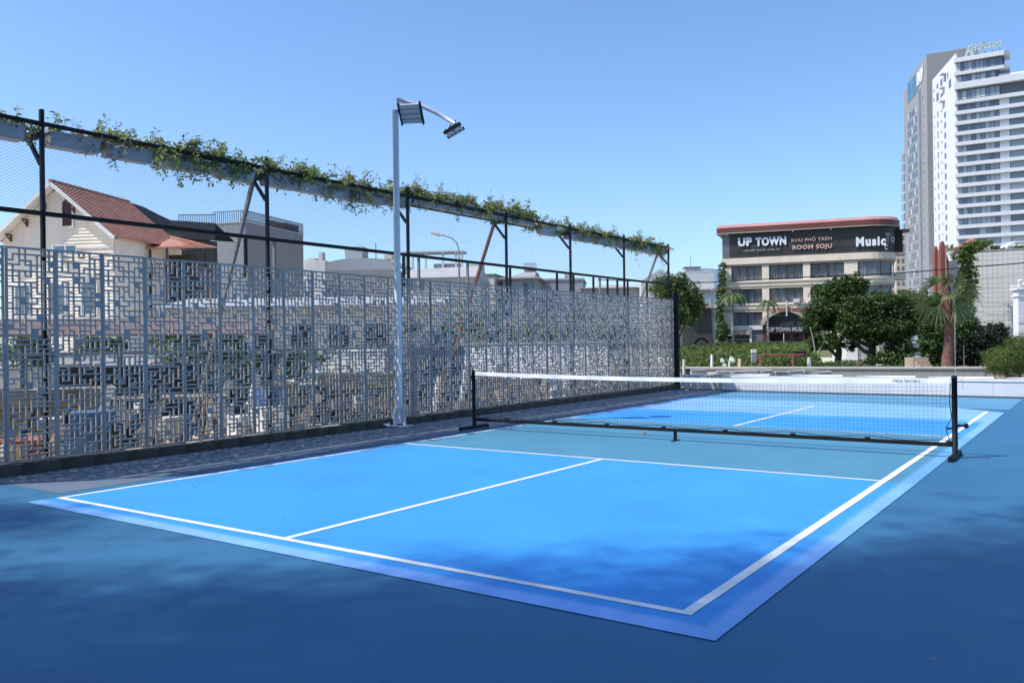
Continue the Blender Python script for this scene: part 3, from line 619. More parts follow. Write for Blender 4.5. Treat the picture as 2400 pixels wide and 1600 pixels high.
# dark draped roof behind
dr_ = tag(empty('dark_shed', at(400,800,58)*1, 98.3), 'building under a dark grey sagging roof between the red roof and the grey block', 'building'); dr_.location.z = -.11
prof = [(303,474),(335,484),(370,502),(400,516),(432,518),(504,523)]; R0 = []; R1 = []; Rb = []
ww = []
inv = dr_.matrix_world.inverted(); inv = Matrix.Translation((0,0,0))@inv
def loc(par, p): bpy.context.view_layer.update(); return par.matrix_world.inverted()@p
for k in range(len(prof)-1):
    pass
rf_ = MB(); top = [loc(dr_, at(u,v,60)) for u,v in prof]; bot = [loc(dr_, at(u,v,54)) for u,v in [(340,530),(365,545),(392,552),(420,556),(450,560),(504,562)]]
for k in range(5): rf_.poly([bot[k],bot[k+1],top[k+1],top[k]]); rf_.poly([top[k],top[k+1],top[k+1]+Vector((0,3,-1)),top[k]+Vector((0,3,-1))])
rf_.build('roof', mat('dark_mesh_roof', (.022,.022,.024), .95, .25, 3, bump=.6, bscale=14, spec=.05), dr_)
MB().hull([(bot[0].x,bot[0].y+.3,0),(bot[5].x,bot[5].y+.3,0),(top[5].x,top[5].y,0),(top[0].x,top[0].y,0)],[(bot[0].x,bot[0].y+.3,bot[0].z-.1),(bot[5].x,bot[5].y+.3,bot[5].z-.1),(top[5].x,top[5].y,bot[5].z),(top[0].x,top[0].y,bot[5].z)]).build('wall', mat('dark_wall', (.07,.065,.06)), dr_)
for k in range(24): q = bot[2].lerp(bot[5], k/23); MB().box(q.x-.015,q.x+.015,q.y-.4,q.y-.37,q.z-1.6,q.z-.7).build('baluster', darkframe, dr_)
rl = MB(); rl.bar(bot[2]+Vector((0,-.38,-.7)), bot[5]+Vector((0,-.38,-.7)), .04,.05); rl.build('rail', darkframe, dr_)
q0, q1 = loc(dr_, at(418,504,62)), loc(dr_, at(504,503,62))
for k in range(22): q = q0.lerp(q1, k/21); MB().box(q.x-.012,q.x+.012,q.y-.02,q.y+.02,q.z-.75,q.z).build('baluster', darkframe, dr_)
MB().bar(q0, q1, .05, .05).build('rail', darkframe, dr_)
# ------------------------------------------------------------------ grey corrugated block with roof railing
cb = at(578,800,70); gb = tag(empty('corrugated_block', (cb.x,cb.y,-.11), 16.7), 'tall grey corrugated metal block with a railed roof terrace', 'building')
# X runs along the right face away from the camera; Y points to the left
H1 = gz(578,521,70)+.11
def ext(u, base, a, par_u=None): # distance from base along bearing a to reach column u
    x0, d0 = (base[0]-1200)/FPX*base[1], base[1]; r_ = (u-1200)/FPX; return (r_*d0-x0)/(math.sin(math.radians(a))-r_*math.cos(math.radians(a)))
LX = ext(713, (578,70), 16.7); LY = ext(504, (578,70), 16.7-90)
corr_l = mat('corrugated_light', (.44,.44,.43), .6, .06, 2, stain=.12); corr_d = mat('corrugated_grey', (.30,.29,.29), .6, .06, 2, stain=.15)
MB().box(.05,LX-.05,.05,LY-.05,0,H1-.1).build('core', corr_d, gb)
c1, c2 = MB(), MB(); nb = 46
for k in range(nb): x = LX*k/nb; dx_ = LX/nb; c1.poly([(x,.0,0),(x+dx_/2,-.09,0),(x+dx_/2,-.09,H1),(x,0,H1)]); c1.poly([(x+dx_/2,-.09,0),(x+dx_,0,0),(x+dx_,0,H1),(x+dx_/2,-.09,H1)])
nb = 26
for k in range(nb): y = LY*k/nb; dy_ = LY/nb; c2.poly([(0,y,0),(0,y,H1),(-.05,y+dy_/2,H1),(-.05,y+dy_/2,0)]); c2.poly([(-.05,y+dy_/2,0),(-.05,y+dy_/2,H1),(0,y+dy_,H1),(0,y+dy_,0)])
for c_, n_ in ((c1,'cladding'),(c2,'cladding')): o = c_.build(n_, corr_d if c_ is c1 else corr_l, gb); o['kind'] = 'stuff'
MB().box(-.1,LX,-.1,LY,H1,H1+.1).build('parapet', corr_l, gb)
rl = MB(); rl.box(-.06,LX,-.06,-.02,H1+.95,H1+1.0); rl.box(-.06,-.02,-.02,LY,H1+.95,H1+1.0); rl.box(-.06,LX,-.06,-.02,H1+.2,H1+.24); rl.build('railing', darkframe, gb)
bl = MB().box(-.02,.02,-.02,.02,0,.85).mesh('baluster'); bl.materials.append(darkframe)
for k in range(60): o = mkobj('baluster', bl, darkframe, gb); o.location = (-.04+LX*k/59,-.04,H1+.1)
for k in range(16): o = mkobj('baluster', bl, darkframe, gb); o.location = (-.04,LY*k/15,H1+.1)
MB().box(LX*.45,LX*.72,.3,.4,H1+.1,H1+.75).build('screen', mat('red_lattice', (.30,.09,.06), .8, .4, 6), gb)
MB().box(LX*.72,LX*.97,.3,.5,H1+.1,H1+.85).build('screen', mat('dark_wall', (.07,.065,.06)), gb)
# ------------------------------------------------------------------ low roofscape behind the fence
def block(label, cat, u0, u1, vt, D, ang, dep_, m, name='building', wins=(), parap=None):
    b = at(u0, 800, D); e = tag(empty(name, (b.x,b.y,-.11), ang), label, cat); Lx = ext(u1, (u0,D), ang); H = gz(u0, vt, D)+.11
    MB().box(0,Lx,0,dep_,0,H).build('wall', m, e)
    if parap: MB().box(-.12,Lx+.12,-.12,dep_+.12,H,H+.22).build('parapet', parap, e)
    for (a,b2,c,d2) in wins:
        wn = MB().box(a*Lx,b2*Lx,-.05,-.003,c*H,d2*H).build('window', darkframe, e); MB().box(a*Lx+.06,b2*Lx-.06,-.065,-.051,c*H+.06,d2*H-.06).build('pane', glass('blue_pane', (.08,.12,.16)), wn)
    e['Lx'] = Lx; e['H'] = H; return e, Lx, H
wh = mat('weathered_white', (.58,.57,.55), .85, .08, .5, stain=.2); gy = mat('weathered_grey', (.36,.36,.36), .85, .08, .5, stain=.2); bei = mat('weathered_beige', (.58,.53,.46), .85, .08, .5, stain=.2); blg = mat('zinc_roof', (.33,.36,.38), .5, .05, .5)
e, Lx, H = block('small weathered white house right beside the grey corrugated block', 'house', 715, 764, 612, 85, 100, 5, wh, wins=((.2,.4,.5,.75),))
MB().box(Lx*.62,Lx*.8,.4,1.2,H,H+.9).build('chimney', wh, e); MB().box(Lx*.1,Lx*.45,.5,2,H,H+.35).build('roof_hatch', wh, e); MB().hull([(0,0,H),(Lx,0,H),(Lx,4,H),(0,4,H)],[(0,1.6,H+.5),(Lx*.5,1.6,H+.25),(Lx*.5,2.4,H+.25),(0,2.4,H+.5)]).build('roof', gy, e)
e, Lx, H = block('grey building under a curved zinc roof left of the lamp pole', 'building', 765, 925, 634, 80, 97, 8, mat('mottled_grey_wall', (.25,.25,.25), .9, .2, .6), wins=((.1,.2,.4,.7),(.3,.4,.4,.7),(.55,.65,.4,.7)))  # plain grey wall, mottled at random
zr = MB(); N_ = 12
for k in range(N_):
    a, b2 = PI*k/N_, PI*(k+1)/N_
    zr.poly([(Lx/2-Lx/2*math.cos(a),0,H+.25+0.85*math.sin(a)**.6),(Lx/2-Lx/2*math.cos(b2),0,H+.25+0.85*math.sin(b2)**.6 if k < N_-1 else H+.25),(Lx/2-Lx/2*math.cos(b2),8,H+.25+0.85*math.sin(b2)**.6 if k < N_-1 else H+.25),(Lx/2-Lx/2*math.cos(a),8,H+.25+1.2*math.sin(a)**.8)])
pf = [(Lx/2-Lx/2*math.cos(PI*k/N_),H+.25+0.85*abs(math.sin(PI*k/N_))**.6) for k in range(N_+1)]
zr.poly([(x,0,z) for x,z in pf]); zr.poly([(x,-.001,H) for x in (0,Lx)]+[(Lx,-.001,H+.25),(0,-.001,H+.25)]); zr.build('roof', blg, e)
tb = MB().hull([(Lx*.25,1,H+.9),(Lx*.49,1,H+.9),(Lx*.49,3,H+.9),(Lx*.25,3,H+.9)],[(Lx*.23,1,H+2.3),(Lx*.50,1,H+2.3),(Lx*.50,3,H+2.3),(Lx*.23,3,H+2.3)]); tb.build('roof_plant_box', mat('plant_box', (.40,.42,.42), .6, .05, 1), e)
MB().box(Lx*.82,Lx*.93,1,2,H+1.0,H+1.45).build('roof_vent', bei, e); MB().tube([(Lx*.70,1,H+1),(Lx*.70,1,H+2.6)], .04, 5).build('mast', darkframe, e)
e, Lx, H = block('long grey house with pitched metal roof right of the lamp pole', 'house', 946, 1125, 652, 78, 95, 9, gy, wins=((.2,.3,.2,.6),(.5,.6,.2,.6)))
MB().hull([(0,-.3,H),(Lx,-.3,H),(Lx,9,H),(0,9,H)],[(0,4,H+1.15),(Lx*.96,4,H+1.35),(Lx*.96,4.6,H+1.35),(0,4.6,H+1.15)]).build('roof', mat('pale_metal_roof', (.40,.40,.39), .6, .08, 1, stain=.1), e)
pg = tag(empty('roof_pergola', at(948,800,84)*1, 95), 'white flat roof pergola on posts above the grey pitched roof', 'pergola'); pg.location.z = gz(948,628,84)
MB().box(-.2,6.0,0,2.6,1.5,1.62).build('canopy', wh, pg)
for x in (.1,.9,2.2,3.9,5.2,5.8): MB().box(x-.1,x+.1,.1,.3,-1.0,1.5).build('post', wh, pg)
MB().box(2.9,5.6,.6,1.4,-.8,.4).build('tank', gy, pg)
e, Lx, H = block('narrow beige block with small square windows right of the street lamp', 'building', 1098, 1123, 614, 110, 100, 4, bei, wins=((.5,.7,.86,.92),(.75,.92,.86,.92)))
e, Lx, H = block('beige boxy building with dark roof edge behind the rust red strut', 'building', 1104, 1160, 648, 95, 104, 7, bei, parap=mat('dark_edge', (.12,.11,.10), .9))
e, Lx, H = block('grey flat house carrying a silver water tank behind the fence', 'house', 1180, 1256, 655, 95, 100, 7, gy, wins=((.65,.95,.55,.95),))
MB().box(-.3,Lx+.5,-.6,6,H+.0,H+.18).build('roof_slab', gy, e); MB().hull([(Lx*.2,0,H+.18),(Lx,0,H+.18),(Lx,4,H+.18),(Lx*.2,4,H+.18)],[(Lx*.6,.5,H+.8),(Lx,.5,H+.8),(Lx,3,H+.8),(Lx*.6,3,H+.8)]).build('roof_block', gy, e)
tk = MB().tube([(Lx*.62,1,H+1.35),(Lx*1.0,1,H+1.35)], .50, 14); tkm = mat('steel_tank', (.6,.6,.6), .25, .05, 2, metal=.8)
tk.build('water_tank', tkm, e, smooth=False)
e, Lx, H = block('wide blue-grey flat roofed hall behind the middle of the fence', 'building', 1246, 1368, 658, 100, 97, 9, mat('bluegrey', (.30,.32,.34), .8, .06, .5, stain=.12), parap=mat('bluegrey2', (.36,.38,.40), .8))
MB().box(Lx*.62,Lx*.78,3,4,H+.2,H+1.2).build('roof_fins', gy, e)
e, Lx, H = block('grey hall with a low sloping roof near the far end of the fence', 'building', 1368, 1500, 676, 92, 96, 9, mat('warmgrey', (.33,.32,.31), .8, .06, .5, stain=.12))
MB().hull([(-.3,-.4,H),(Lx+.2,-.4,H),(Lx+.2,9,H),(-.3,9,H)],[(-.3,2,H+.1),(Lx*.55,2,H+.5),(Lx*.55,8,H+.5),(-.3,8,H+.1)]).build('roof', mat('warmgrey', (.33,.32,.31)), e)
# white gable behind the far end
gbz = at(1500,800,88); e = tag(empty('white_gable_house', (gbz.x,gbz.y,-.11), 95), 'white house with pointed gable just left of the leafy tree', 'house')
LL = ext(1595,(1500,88),95); zg, zpk = gz(1520,658,88)+.11, gz(1552,631,88)+.11
MB().box(.2,LL,0,6,0,zg).build('wall', wh, e); MB().hull([(.2,0,zg),(LL,0,zg),(LL,6,zg),(.2,6,zg)],[(LL*.52,0,zpk),(LL*.55,0,zpk),(LL*.55,6,zpk),(LL*.52,6,zpk)]).build('gable', wh, e)
# white house with steel tank on the roof
e, Lx, H = block('white two storey house with silver roof tank left of the cafe building', 'house', 1572, 1676, 641, 96, 95, 7, mat('bright_white_wall', (.66,.64,.61), .85, .05, .5, stain=.12),
    wins=((.30,.38,.86,.95),(.60,.68,.60,.72),(.60,.68,.36,.48),(.92,.98,.36,.50),(.70,.90,.36,.46)))
MB().box(Lx*.36,Lx*.72,1,3,H,H+.72).build('stair_head', gy, e); MB().box(Lx*.35,Lx*.73,.9,3.1,H+.721,H+.8).build('stair_head_roof', darkframe, e)
MB().tube([(Lx*.52,2,H+.8),(Lx*.52,2,H+2.0)], .025, 5).build('antenna', darkframe, e)
tk = MB().tube([(Lx*.76,1,H+.33),(Lx*.97,1,H+.33)], .22, 12); tk.build('water_tank', tkm, e)
MB().box(0,Lx+.1,-.8,-.003,H*.78,H*.80).build('balcony_slab', wh, e); MB().box(0,Lx+.1,-.8,-.003,H*.55,H*.60).build('balcony_slab', wh, e)
e, Lx, H = block('old brown roofed shed under the white house', 'shed', 1600, 1668, 722, 80, 95, 5, mat('dark_wall', (.07,.065,.06)), 'shed')
MB().hull([(-.3,-.6,H-.1),(Lx+.2,-.6,H-.1),(Lx+.2,5,H+.5),(-.3,5,H+.5)],[(-.3,-.6,H),(Lx+.2,-.6,H),(Lx+.2,5,H+.6),(-.3,5,H+.6)]).build('roof', mat('old_roof', (.16,.12,.09), .9, .3, 2), e)
# distant hill, its haze painted in as a blue-grey colour
hl = MB(); ns = 90; hc = at(1735,790,1500)
P_ = []
for i in range(ns+1):
    t = i/ns; a = hdir(90)*((t-.5)*1500); z = 134*math.exp(-((t-.5)/.09)**2)*(1+.05*math.sin(t*60))+12*math.sin(t*17)**2+6
    P_.append((hc+a, z))
for i in range(ns):
    (a, za), (b2, zb_) = P_[i], P_[i+1]; k = hdir(0)*500
    hl.poly([(a.x,a.y,-1),(b2.x,b2.y,-1),(b2.x+k.x*.4,b2.y+k.y*.4,zb_),(a.x+k.x*.4,a.y+k.y*.4,za)]); hl.poly([(a.x+k.x*.4,a.y+k.y*.4,za),(b2.x+k.x*.4,b2.y+k.y*.4,zb_),(b2.x+k.x,b2.y+k.y,-1),(a.x+k.x,a.y+k.y,-1)])
hl.build('hill', mat('hill_haze_blue', (.13,.22,.30), .95, .12, .01))['kind'] = 'structure'
# ------------------------------------------------------------------ cafe building with the big sign
B0 = at(1697,793,122); cf = tag(empty('cafe_building', (B0.x,B0.y,-.13), 112.1), 'cream four storey corner building with red roof band and dark louvred sign front', 'building')
def cx(u): return ext(u, (1697,122), 112.1)
def cz(v, u=1720): return gz(u, v, 121)+.13
W1 = cx(2034); r = 3.5; DEP = 13
def foot(off=0, w0=0, n=8, d0=0, dep_=DEP):
    """footprint with rounded right corner; off pushes the outline outwards"""
    p = [(w0-off, d0-off)]+[(W1, d0-off)] if off or d0 == 0 else [(w0, d0), (W1, d0)]
    R_ = r+off-d0
    for k in range(1, n+1): a = -PI/2+PI/2*k/n; p.append((W1+R_*math.cos(a), r+R_*math.sin(a)))
    p += [(W1+R_, dep_), (w0-off, dep_)]
    return p
zz = {k: cz(v) for k, v in dict(top=526.5, redb=546, louvb=605, fas=620, w3t=624.5, w3b=659, sp=672, w2t=678, w2b=712, sp2=725, w1t=732, w1b=763.5, g=770).items()}
ftin = foot(-.9, .9)
MB().prism(foot(-1.1, 0.0), 0, zz['louvb']).build('core', mat('dark_interior', (.06,.05,.045), .9, .2, .5), cf)
redm = mat('red_fascia', (.15,.04,.028), .5, .1, .4); redl = mat('pink_roof_sheet', (.44,.22,.20), .6, .1, .4)
MB().prism(foot(.75), zz['redb'], zz['redb']+.75).build('roof_fascia', redm, cf)
pin = [(x*.985+.1, y*.9+.4) for x, y in foot(.75)]
MB().hull([(x,y,zz['redb']+.75) for x,y in foot(.75)], [(x,y,zz['top']) for x,y in pin]).build('roof', redl, cf)
MB().prism(foot(.8), zz['redb']-.12, zz['redb']-.002).build('gutter', mat('gutter_grey', (.35,.33,.31), .6), cf)
lm = mat('louvre_metal', (.13,.125,.12), .5, .15, .6)
MB().prism(foot(-.05), zz['louvb']+.02, zz['redb']-.13).build('sign_backing', mat('sign_backing', (.03,.028,.027), .8, .2, 1), cf)
for k in range(24):
    z0 = zz['louvb']+.1+k*(zz['redb']-.3-zz['louvb'])/24; MB().prism(foot(.10+.03*math.sin(k*2.3)), z0, z0+.05).build('louvre_slat', lm, cf)
MB().box(-.06,.9,-.065,-.055+.05,zz['louvb']+.05,zz['redb']-.14).build('side_screen', mat('side_screen', (.30,.30,.30), .7, .1, 2), cf)
cr = cream
MB().prism(foot(.22), zz['fas'], zz['louvb']).build('fascia', cr, cf)
for a, b2 in (('sp','w3b'),('sp2','w2b')): MB().prism(foot(.08), zz[a], zz[b2]-.25).build('spandrel', cr, cf); MB().prism(foot(.22), zz[b2]-.249, zz[b2]-.08).build('floor_edge', cr, cf); MB().prism(foot(.02), zz[b2]-.079, zz[b2]+.02).build('sill', cr, cf)
for a, b2 in (('w3t','fas'),('w2t','sp'),('w1t','sp2')): MB().prism(foot(0), zz[a], zz[b2]-.001).build('lintel', mat('soffit_brown', (.45,.35,.28), .9, .08, 1), cf)
colm = cr
wc = [(1716,1787.5),(1804,1883.7),(1901,1980)]
cols = [(-.0,cx(1716)),(cx(1787.5),cx(1804)),(cx(1883.7),cx(1901)),(cx(1980),cx(2012))]
curt = mat('curtain', (.50,.50,.52), .9, .08, 3); dkg = glass('dark_window_glass', (.03,.035,.045), .42)
def wavy(x0, x1, y, z0, z1, n, amp, par, curve=False):
    mb = MB(); pts = []
    for i in range(n+1):
        t = i/n; x = x0+(x1-x0)*t; a = amp*math.sin(i*1.9+random.uniform(-.3,.3))*random.uniform(.5,1)
        pts.append((x, y+a))
    if curve:
        R_ = r-.35; pts = []
        for i in range(n+1):
            t = i/n; s = t*(W1-cx(2012)+R_*PI/2); a = amp*math.sin(i*1.9)*random.uniform(.4,1)
            if s < W1-cx(2012): pts.append((cx(2012)+s, .35+a))
            else: q = (s-(W1-cx(2012)))/R_-PI/2; pts.append((W1+(R_-a)*math.cos(q), r+(R_-a)*math.sin(q)))
    for i in range(n): mb.poly([(*pts[i],z0),(*pts[i+1],z0),(*pts[i+1],z1),(*pts[i],z1)])
    return mb.build('curtain', curt, par)
for fl, (zt2, zb2) in enumerate((('w3t','w3b'),('w2t','w2b'),('w1t','w1b'))):
    z1_, z0_ = zz[zt2]-.002, zz[zb2]+.025
    for (a, b2) in cols: MB().box(a,b2-.002,.02,.9,z0_-.004,z1_).build('pillar', colm, cf)
    for j, (ua, ub) in enumerate(wc):
        if fl == 2 and j == 2: pass
        a, b2 = cx(ua), cx(ub); t = .09
        f_ = MB(); f_.box(a,b2,.25,.33,z0_,z0_+t); f_.box(a,b2,.25,.33,z1_-t,z1_)
        for q in range(5): x = a+(b2-a-t*.9)*q/4; f_.box(x,x+t*(.9 if q != 2 else 2.2),.251,.331,z0_+t+.001,z1_-t-.001)
        wn = f_.build('window', darkframe, cf)
        MB().poly([(a,.36,z0_),(b2,.36,z0_),(b2,.36,z1_),(a,.36,z1_)]).build('pane', dkg, wn)
        wavy(a+.1, b2-.1, .55, z0_, z1_, 60, .09, wn)
    if fl < 2:
        wn = MB(); R_ = r-.1; wn.box(cx(2012),cx(2012)+.1,.1,.2,z0_,z1_)
        for k in range(4): q = -PI/2+PI/2*k/3; wn.box(W1+R_*math.cos(q)-.04,W1+R_*math.cos(q)+.04,r+R_*math.sin(q)-.04,r+R_*math.sin(q)+.04,z0_,z1_)
        wn = wn.build('window', darkframe, cf); g_ = MB(); pts = [(cx(2012)+.1,.12),(W1,.12)]+[(W1+(r-.12)*math.cos(-PI/2+PI/2*k/10), r+(r-.12)*math.sin(-PI/2+PI/2*k/10)) for k in range(1,11)]
        for i in range(len(pts)-1): g_.poly([(*pts[i],z0_),(*pts[i+1],z0_),(*pts[i+1],z1_),(*pts[i],z1_)])
        g_.build('pane', glass('curved_glass', (.05,.07,.10), .35), wn); wavy(0,0,0,z0_,z1_,110,.12,wn,True)
# side balconies at the right end
for k, v_ in enumerate((608,664)):
    z0_ = cz(v_); bl_ = MB().box(W1+r+.01,W1+r+1.4,4,6.5,z0_,z0_+.9).build('balcony', cr, cf)
MB().box(W1+r+.01,W1+r+1.1,3.8,5,zz['louvb']+.2,zz['redb']-.6).build('side_sign', mat('sign_backing', (.03,.028,.027)), cf)
MB().box(W1+r+.01,W1+r+2.0,3.4,7,zz['redb']-.5,zz['redb']-.35).build('side_canopy', darkframe, cf)
# ground storey
g1 = zz['w1b']+.02
MB().box(0,cx(1788)-.002,.0,.9,g1-.62,g1).build('band', mat('white_band', (.62,.60,.57), .8, .06, 1), cf)
MB().box(-.1,cx(1758),-.25,-.003,g1-1.3,g1-.55).build('shop_canopy', mat('canopy_tan', (.42,.31,.24), .9, .2, 3), cf)
for u in (1699,1716,1757,1790): MB().box(cx(u),cx(u)+.3,.002,.4,0,g1-.621).build('pillar', cr, cf)
MB().box(cx(1703),cx(1757),.3,.36,.4,g1-1.4).build('shop_window', glass('shop_glass', (.02,.02,.022), 1), cf); MB().box(cx(1705),cx(1755),.24,.29,g1-2.0,g1-1.92).build('window_rail', wh, cf)
MB().box(cx(1762),cx(1788),.3,.36,0,g1-.7).build('door', mat('grey_door', (.13,.14,.17), .5, .1, 2), cf)
ex0, ex1 = cx(1790), cx(1895)
MB().box(ex0,ex1,-.5,-.003,g1-1.1,g1-.15).build('entrance_sign', mat('entrance_sign_black', (.012,.012,.013), .5, .1, 1), cf)
text('UP TOWN MUSIC', cx(1889)-cx(1803), .62, (cx(1803),-.56,g1-.95), (1,0,0), (0,0,1), mat('silver_letters', (.38,.38,.40), .5), cf, 'lettering', .05, .03)
arm_ = MB(); nA = 14; ca = (ex0+ex1)/2; Ra = (ex1-ex0)/2+.3
for k in range(nA):
    def ap(t, h): q = -1+2*t; return (ca+q*Ra, g1-.15+(1-q*q)*2.0+h)
    (xa, za), (xb, zb_) = ap(k/nA, 0), ap((k+1)/nA, 0)
    arm_.hull([(xa,-.7,za),(xb,-.7,zb_),(xb,-.2,zb_),(xa,-.2,za)], [(xa,-.7,za+.72),(xb,-.7,zb_+.72),(xb,-.2,zb_+.72),(xa,-.2,za+.72)])
arm_.build('arched_sign', mat('arch_tan', (.42,.36,.28), .8, .1, 2), cf)
text('UP TOWN MUSIC', cx(1886)-cx(1809), .46, (cx(1809),-.78,g1+1.93), (1,0,0), (0,0,1), mat('arch_red', (.33,.06,.04), .7), cf, 'lettering', .03, .03, arc=9.5)
MB().box(ex0+.3,ex1-.3,-.1,-.004,g1-.149,g1+1.2).build('arch_infill', mat('arch_infill', (.03,.03,.03), .8), cf)
MB().box(ex0,ex0+.65,-.45,-.004,0,g1-1.12).build('side_panel', mat('ornate_red_black', (.10,.02,.015), .7, .6, 3), cf)
MB().box(cx(1805),cx(1884),.28,.35,0,g1-1.12).build('entrance_glass', glass('shop_glass', (.02,.02,.022)), cf)
fr = MB(); fr.box(cx(1803),cx(1803)+.1,-.2,-.1,0,g1-1.12); fr.box(cx(1884),cx(1884)+.1,-.2,-.1,0,g1-1.12); fr.box(cx(1803),cx(1884)+.1,-.22,-.09,g1-1.24,g1-1.125); fr.build('entrance_frame', mat('red_frame', (.28,.05,.04), .6), cf)
MB().tube([(cx(1838),-.6,0),(cx(1838),-.6,g1-1.2)], .07, 8).build('canopy_post', wh, cf); MB().tube([(cx(1846),-.9,g1+1.2),(cx(1846),-.9,g1+3.4)], .1, 6).build('flag_pole', wh, cf)
MB().prism([(cx(1900),0.002),(W1,.002)]+[(W1+r*math.cos(-PI/2+PI/2*k/6), r+r*math.sin(-PI/2+PI/2*k/6)) for k in range(1,7)]+[(W1+r,DEP),(cx(1900),DEP)], 0, g1-.9).build('ground_wall', cr, cf)
MB().box(cx(1861),cx(1876),-.55,-.1,zz['w2b']-.05,zz['w2b']+.5).build('air_conditioner', wh, cf)
# ac units on the left flank
for k, (v0, v1) in enumerate(((735,748),(752,768),(778,792))): MB().box(-.75,-.02,.2,.9,cz(v1),cz(v0)).build('air_conditioner', mat('ac_beige', (.5,.45,.4), .8, .1, 2), cf)
# sign lettering
lw = mat('white_letters', (.72,.74,.78), .4, .04, 1); lp_ = mat('faded_red_letters', (.40,.15,.12), .6, .1, 1); lc = mat('cream_letters', (.62,.55,.48), .6, .05, 1)
ys = -.30
def sgn(s, u0, u1, v0, v1, m_, ext_=.14, bold=.02, sp=1.12): # between columns u0,u1 and rows v0 (top), v1 (bottom)
    a, b2 = cx(u0), cx(u1); D = 122-.376*(a+b2)/2; um = (u0+u1)/2; h0, h1 = gz(um, v0, D)+.13, gz(um, v1, D)+.13
    return text(s, b2-a, h0-h1, (a, ys, h1), (1,0,0), (0,0,1), m_, cf, 'lettering', ext_, bold, 0., sp)
sgn('UP', 1733, 1766, 557.5, 577.5, lw, bold=.055, sp=1.12); sgn('TOWN', 1774, 1846, 555.5, 576, lw, bold=.055, sp=1.12)
lpk = mat('pink_letters', (.60,.36,.30), .6, .25, 3)
sgn('KHU PH\u1ed0 TR\u00caN', 1858, 1952, 553.6, 565.2, lpk, .06, .01, 1.05)
sgn('ROOM SOJU', 1860, 1953, 573, 586.5, lpk, .08, .04, 1.14)
sgn('Music', 2009, 2079, 554.5, 577, lw, bold=.05, sp=1.2)
sgn('34 V\u00d5 NGH\u0128A . PH\u01af\u1edaC M\u1ef8 . S\u01a0N TR\u00c0 . \u0110N', 1746, 1829, 584, 588, lc, .02, .01)
text('To', 1.5, 1.3, (W1+2.35,.75,cz(577,2090)-.2), (.78,.62,0), (0,0,1), mat('grey_letters', (.3,.3,.31), .5), cf, 'lettering', .1, .04)
text('C', .45, .7, (W1+2.25,.25,cz(592,2080)-.3), (.8,.6,0), (0,0,1), lw, cf, 'lettering', .1, .04)
for u in (1708,1862,1951): MB().tube([(cx(u),-.9,zz['redb']-.35),(cx(u),-.6,zz['redb']-.13)], .05, 6).build('spot_lamp', wh, cf)
# ------------------------------------------------------------------ hotel towers
def poly_tower(name, label, u, D, a_left, l_left, a_right, l_right, H):
    b = at(u, 780, D); e = tag(empty(name, (b.x,b.y,-.13), 90), label, 'tower')
    dl = Vector((math.sin(math.radians(a_left)), math.cos(math.radians(a_left)), 0)); dr2 = Vector((math.sin(math.radians(a_right)), math.cos(math.radians(a_right)), 0))
    return e, dl, dr2
twm = mat('tower_white', (.70,.71,.72), .75, .03, .02, stain=.05); tws = mat('tower_band', (.58,.59,.61), .75, .03, .02)
D1 = 280; TH = gz(2245.5,128,D1)+.13
tw, dl, dr2 = poly_tower('hotel_tower', 'tall white hotel tower with long balcony bands and rooftop sign', 2245.5, D1, 13, 29, 122, 32, TH)
LLf = ext(2192.5, (2245.5,D1), 13)
A, B_, C_ = Vector((0,0,0)), dl*LLf, dr2*32
MB().prism([tuple(A)[:2], tuple(C_)[:2], tuple(C_+dl*LLf)[:2], tuple(B_)[:2]], 0, gz(2245.5,190,D1)).build('core', twm, tw)
# fin wall = left face
nl = Vector((dl.y,-dl.x,0))   # points right; outward normal of left face is -nl
def lface(s0, s1, z0, z1, o0, o1): # box on left face: s along, o outwards
    p = [dl*s0-nl*o0, dl*s1-nl*o0, dl*s1-nl*o1, dl*s0-nl*o1]; return MB().hull([(q.x,q.y,z0) for q in p], [(q.x,q.y,z1) for q in p])
lface(-.6, LLf, 0, TH, -.5, .02).build('fin_wall', twm, tw)
def sl(u, ang=13, u0=2245.5, D=D1): return ext(u, (u0,D), ang)
def zl(v, u, s, D=D1, a=13): return gz(u, v, D+s*math.cos(math.radians(a)))+.13
wgl = glass('tower_window', (.10,.13,.16), 1, .15)
def lwin(u0, u1, v0, v1):   # window on left face given at its own columns/rows
    s0, s1 = sl(u1), sl(u0); zc0, zc1 = zl(v1, (u0+u1)/2, (s0+s1)/2), zl(v0, (u0+u1)/2, (s0+s1)/2)
    lface(s0, s1, zc0, zc1, .03, .08).build('window', wgl, tw)
for k in range(22):
    v = 262+k*24.0
    if v > 700: break
    lwin(2219.5,2223.3,v+1,v+14); lwin(2212,2214,v-3,v+1)
    lwin(2203.5,2205.5,v-1,v+13); lwin(2196,2197,v+10,v+16)
for (a,b2,c,d2) in ((2211.5,2216,186,204),(2202.5,2206,198,207),(2195.5,2197,210,217),(2231,2236.5,187,206),(2211.5,2216,220,227),(2202,2207,218,237),(2195,2197,231,238),(2222,2225,172,192),(2228,2230,170,184)): lwin(a,b2,c,d2)
for (u_,v_) in ((2222,172),(2219,204),(2219,236)): s_ = sl(u_+3); z_ = zl(v_,u_,s_); lface(s_,s_+3,z_,z_+.5,.02,1.5).build('wall_fin', twm, tw)
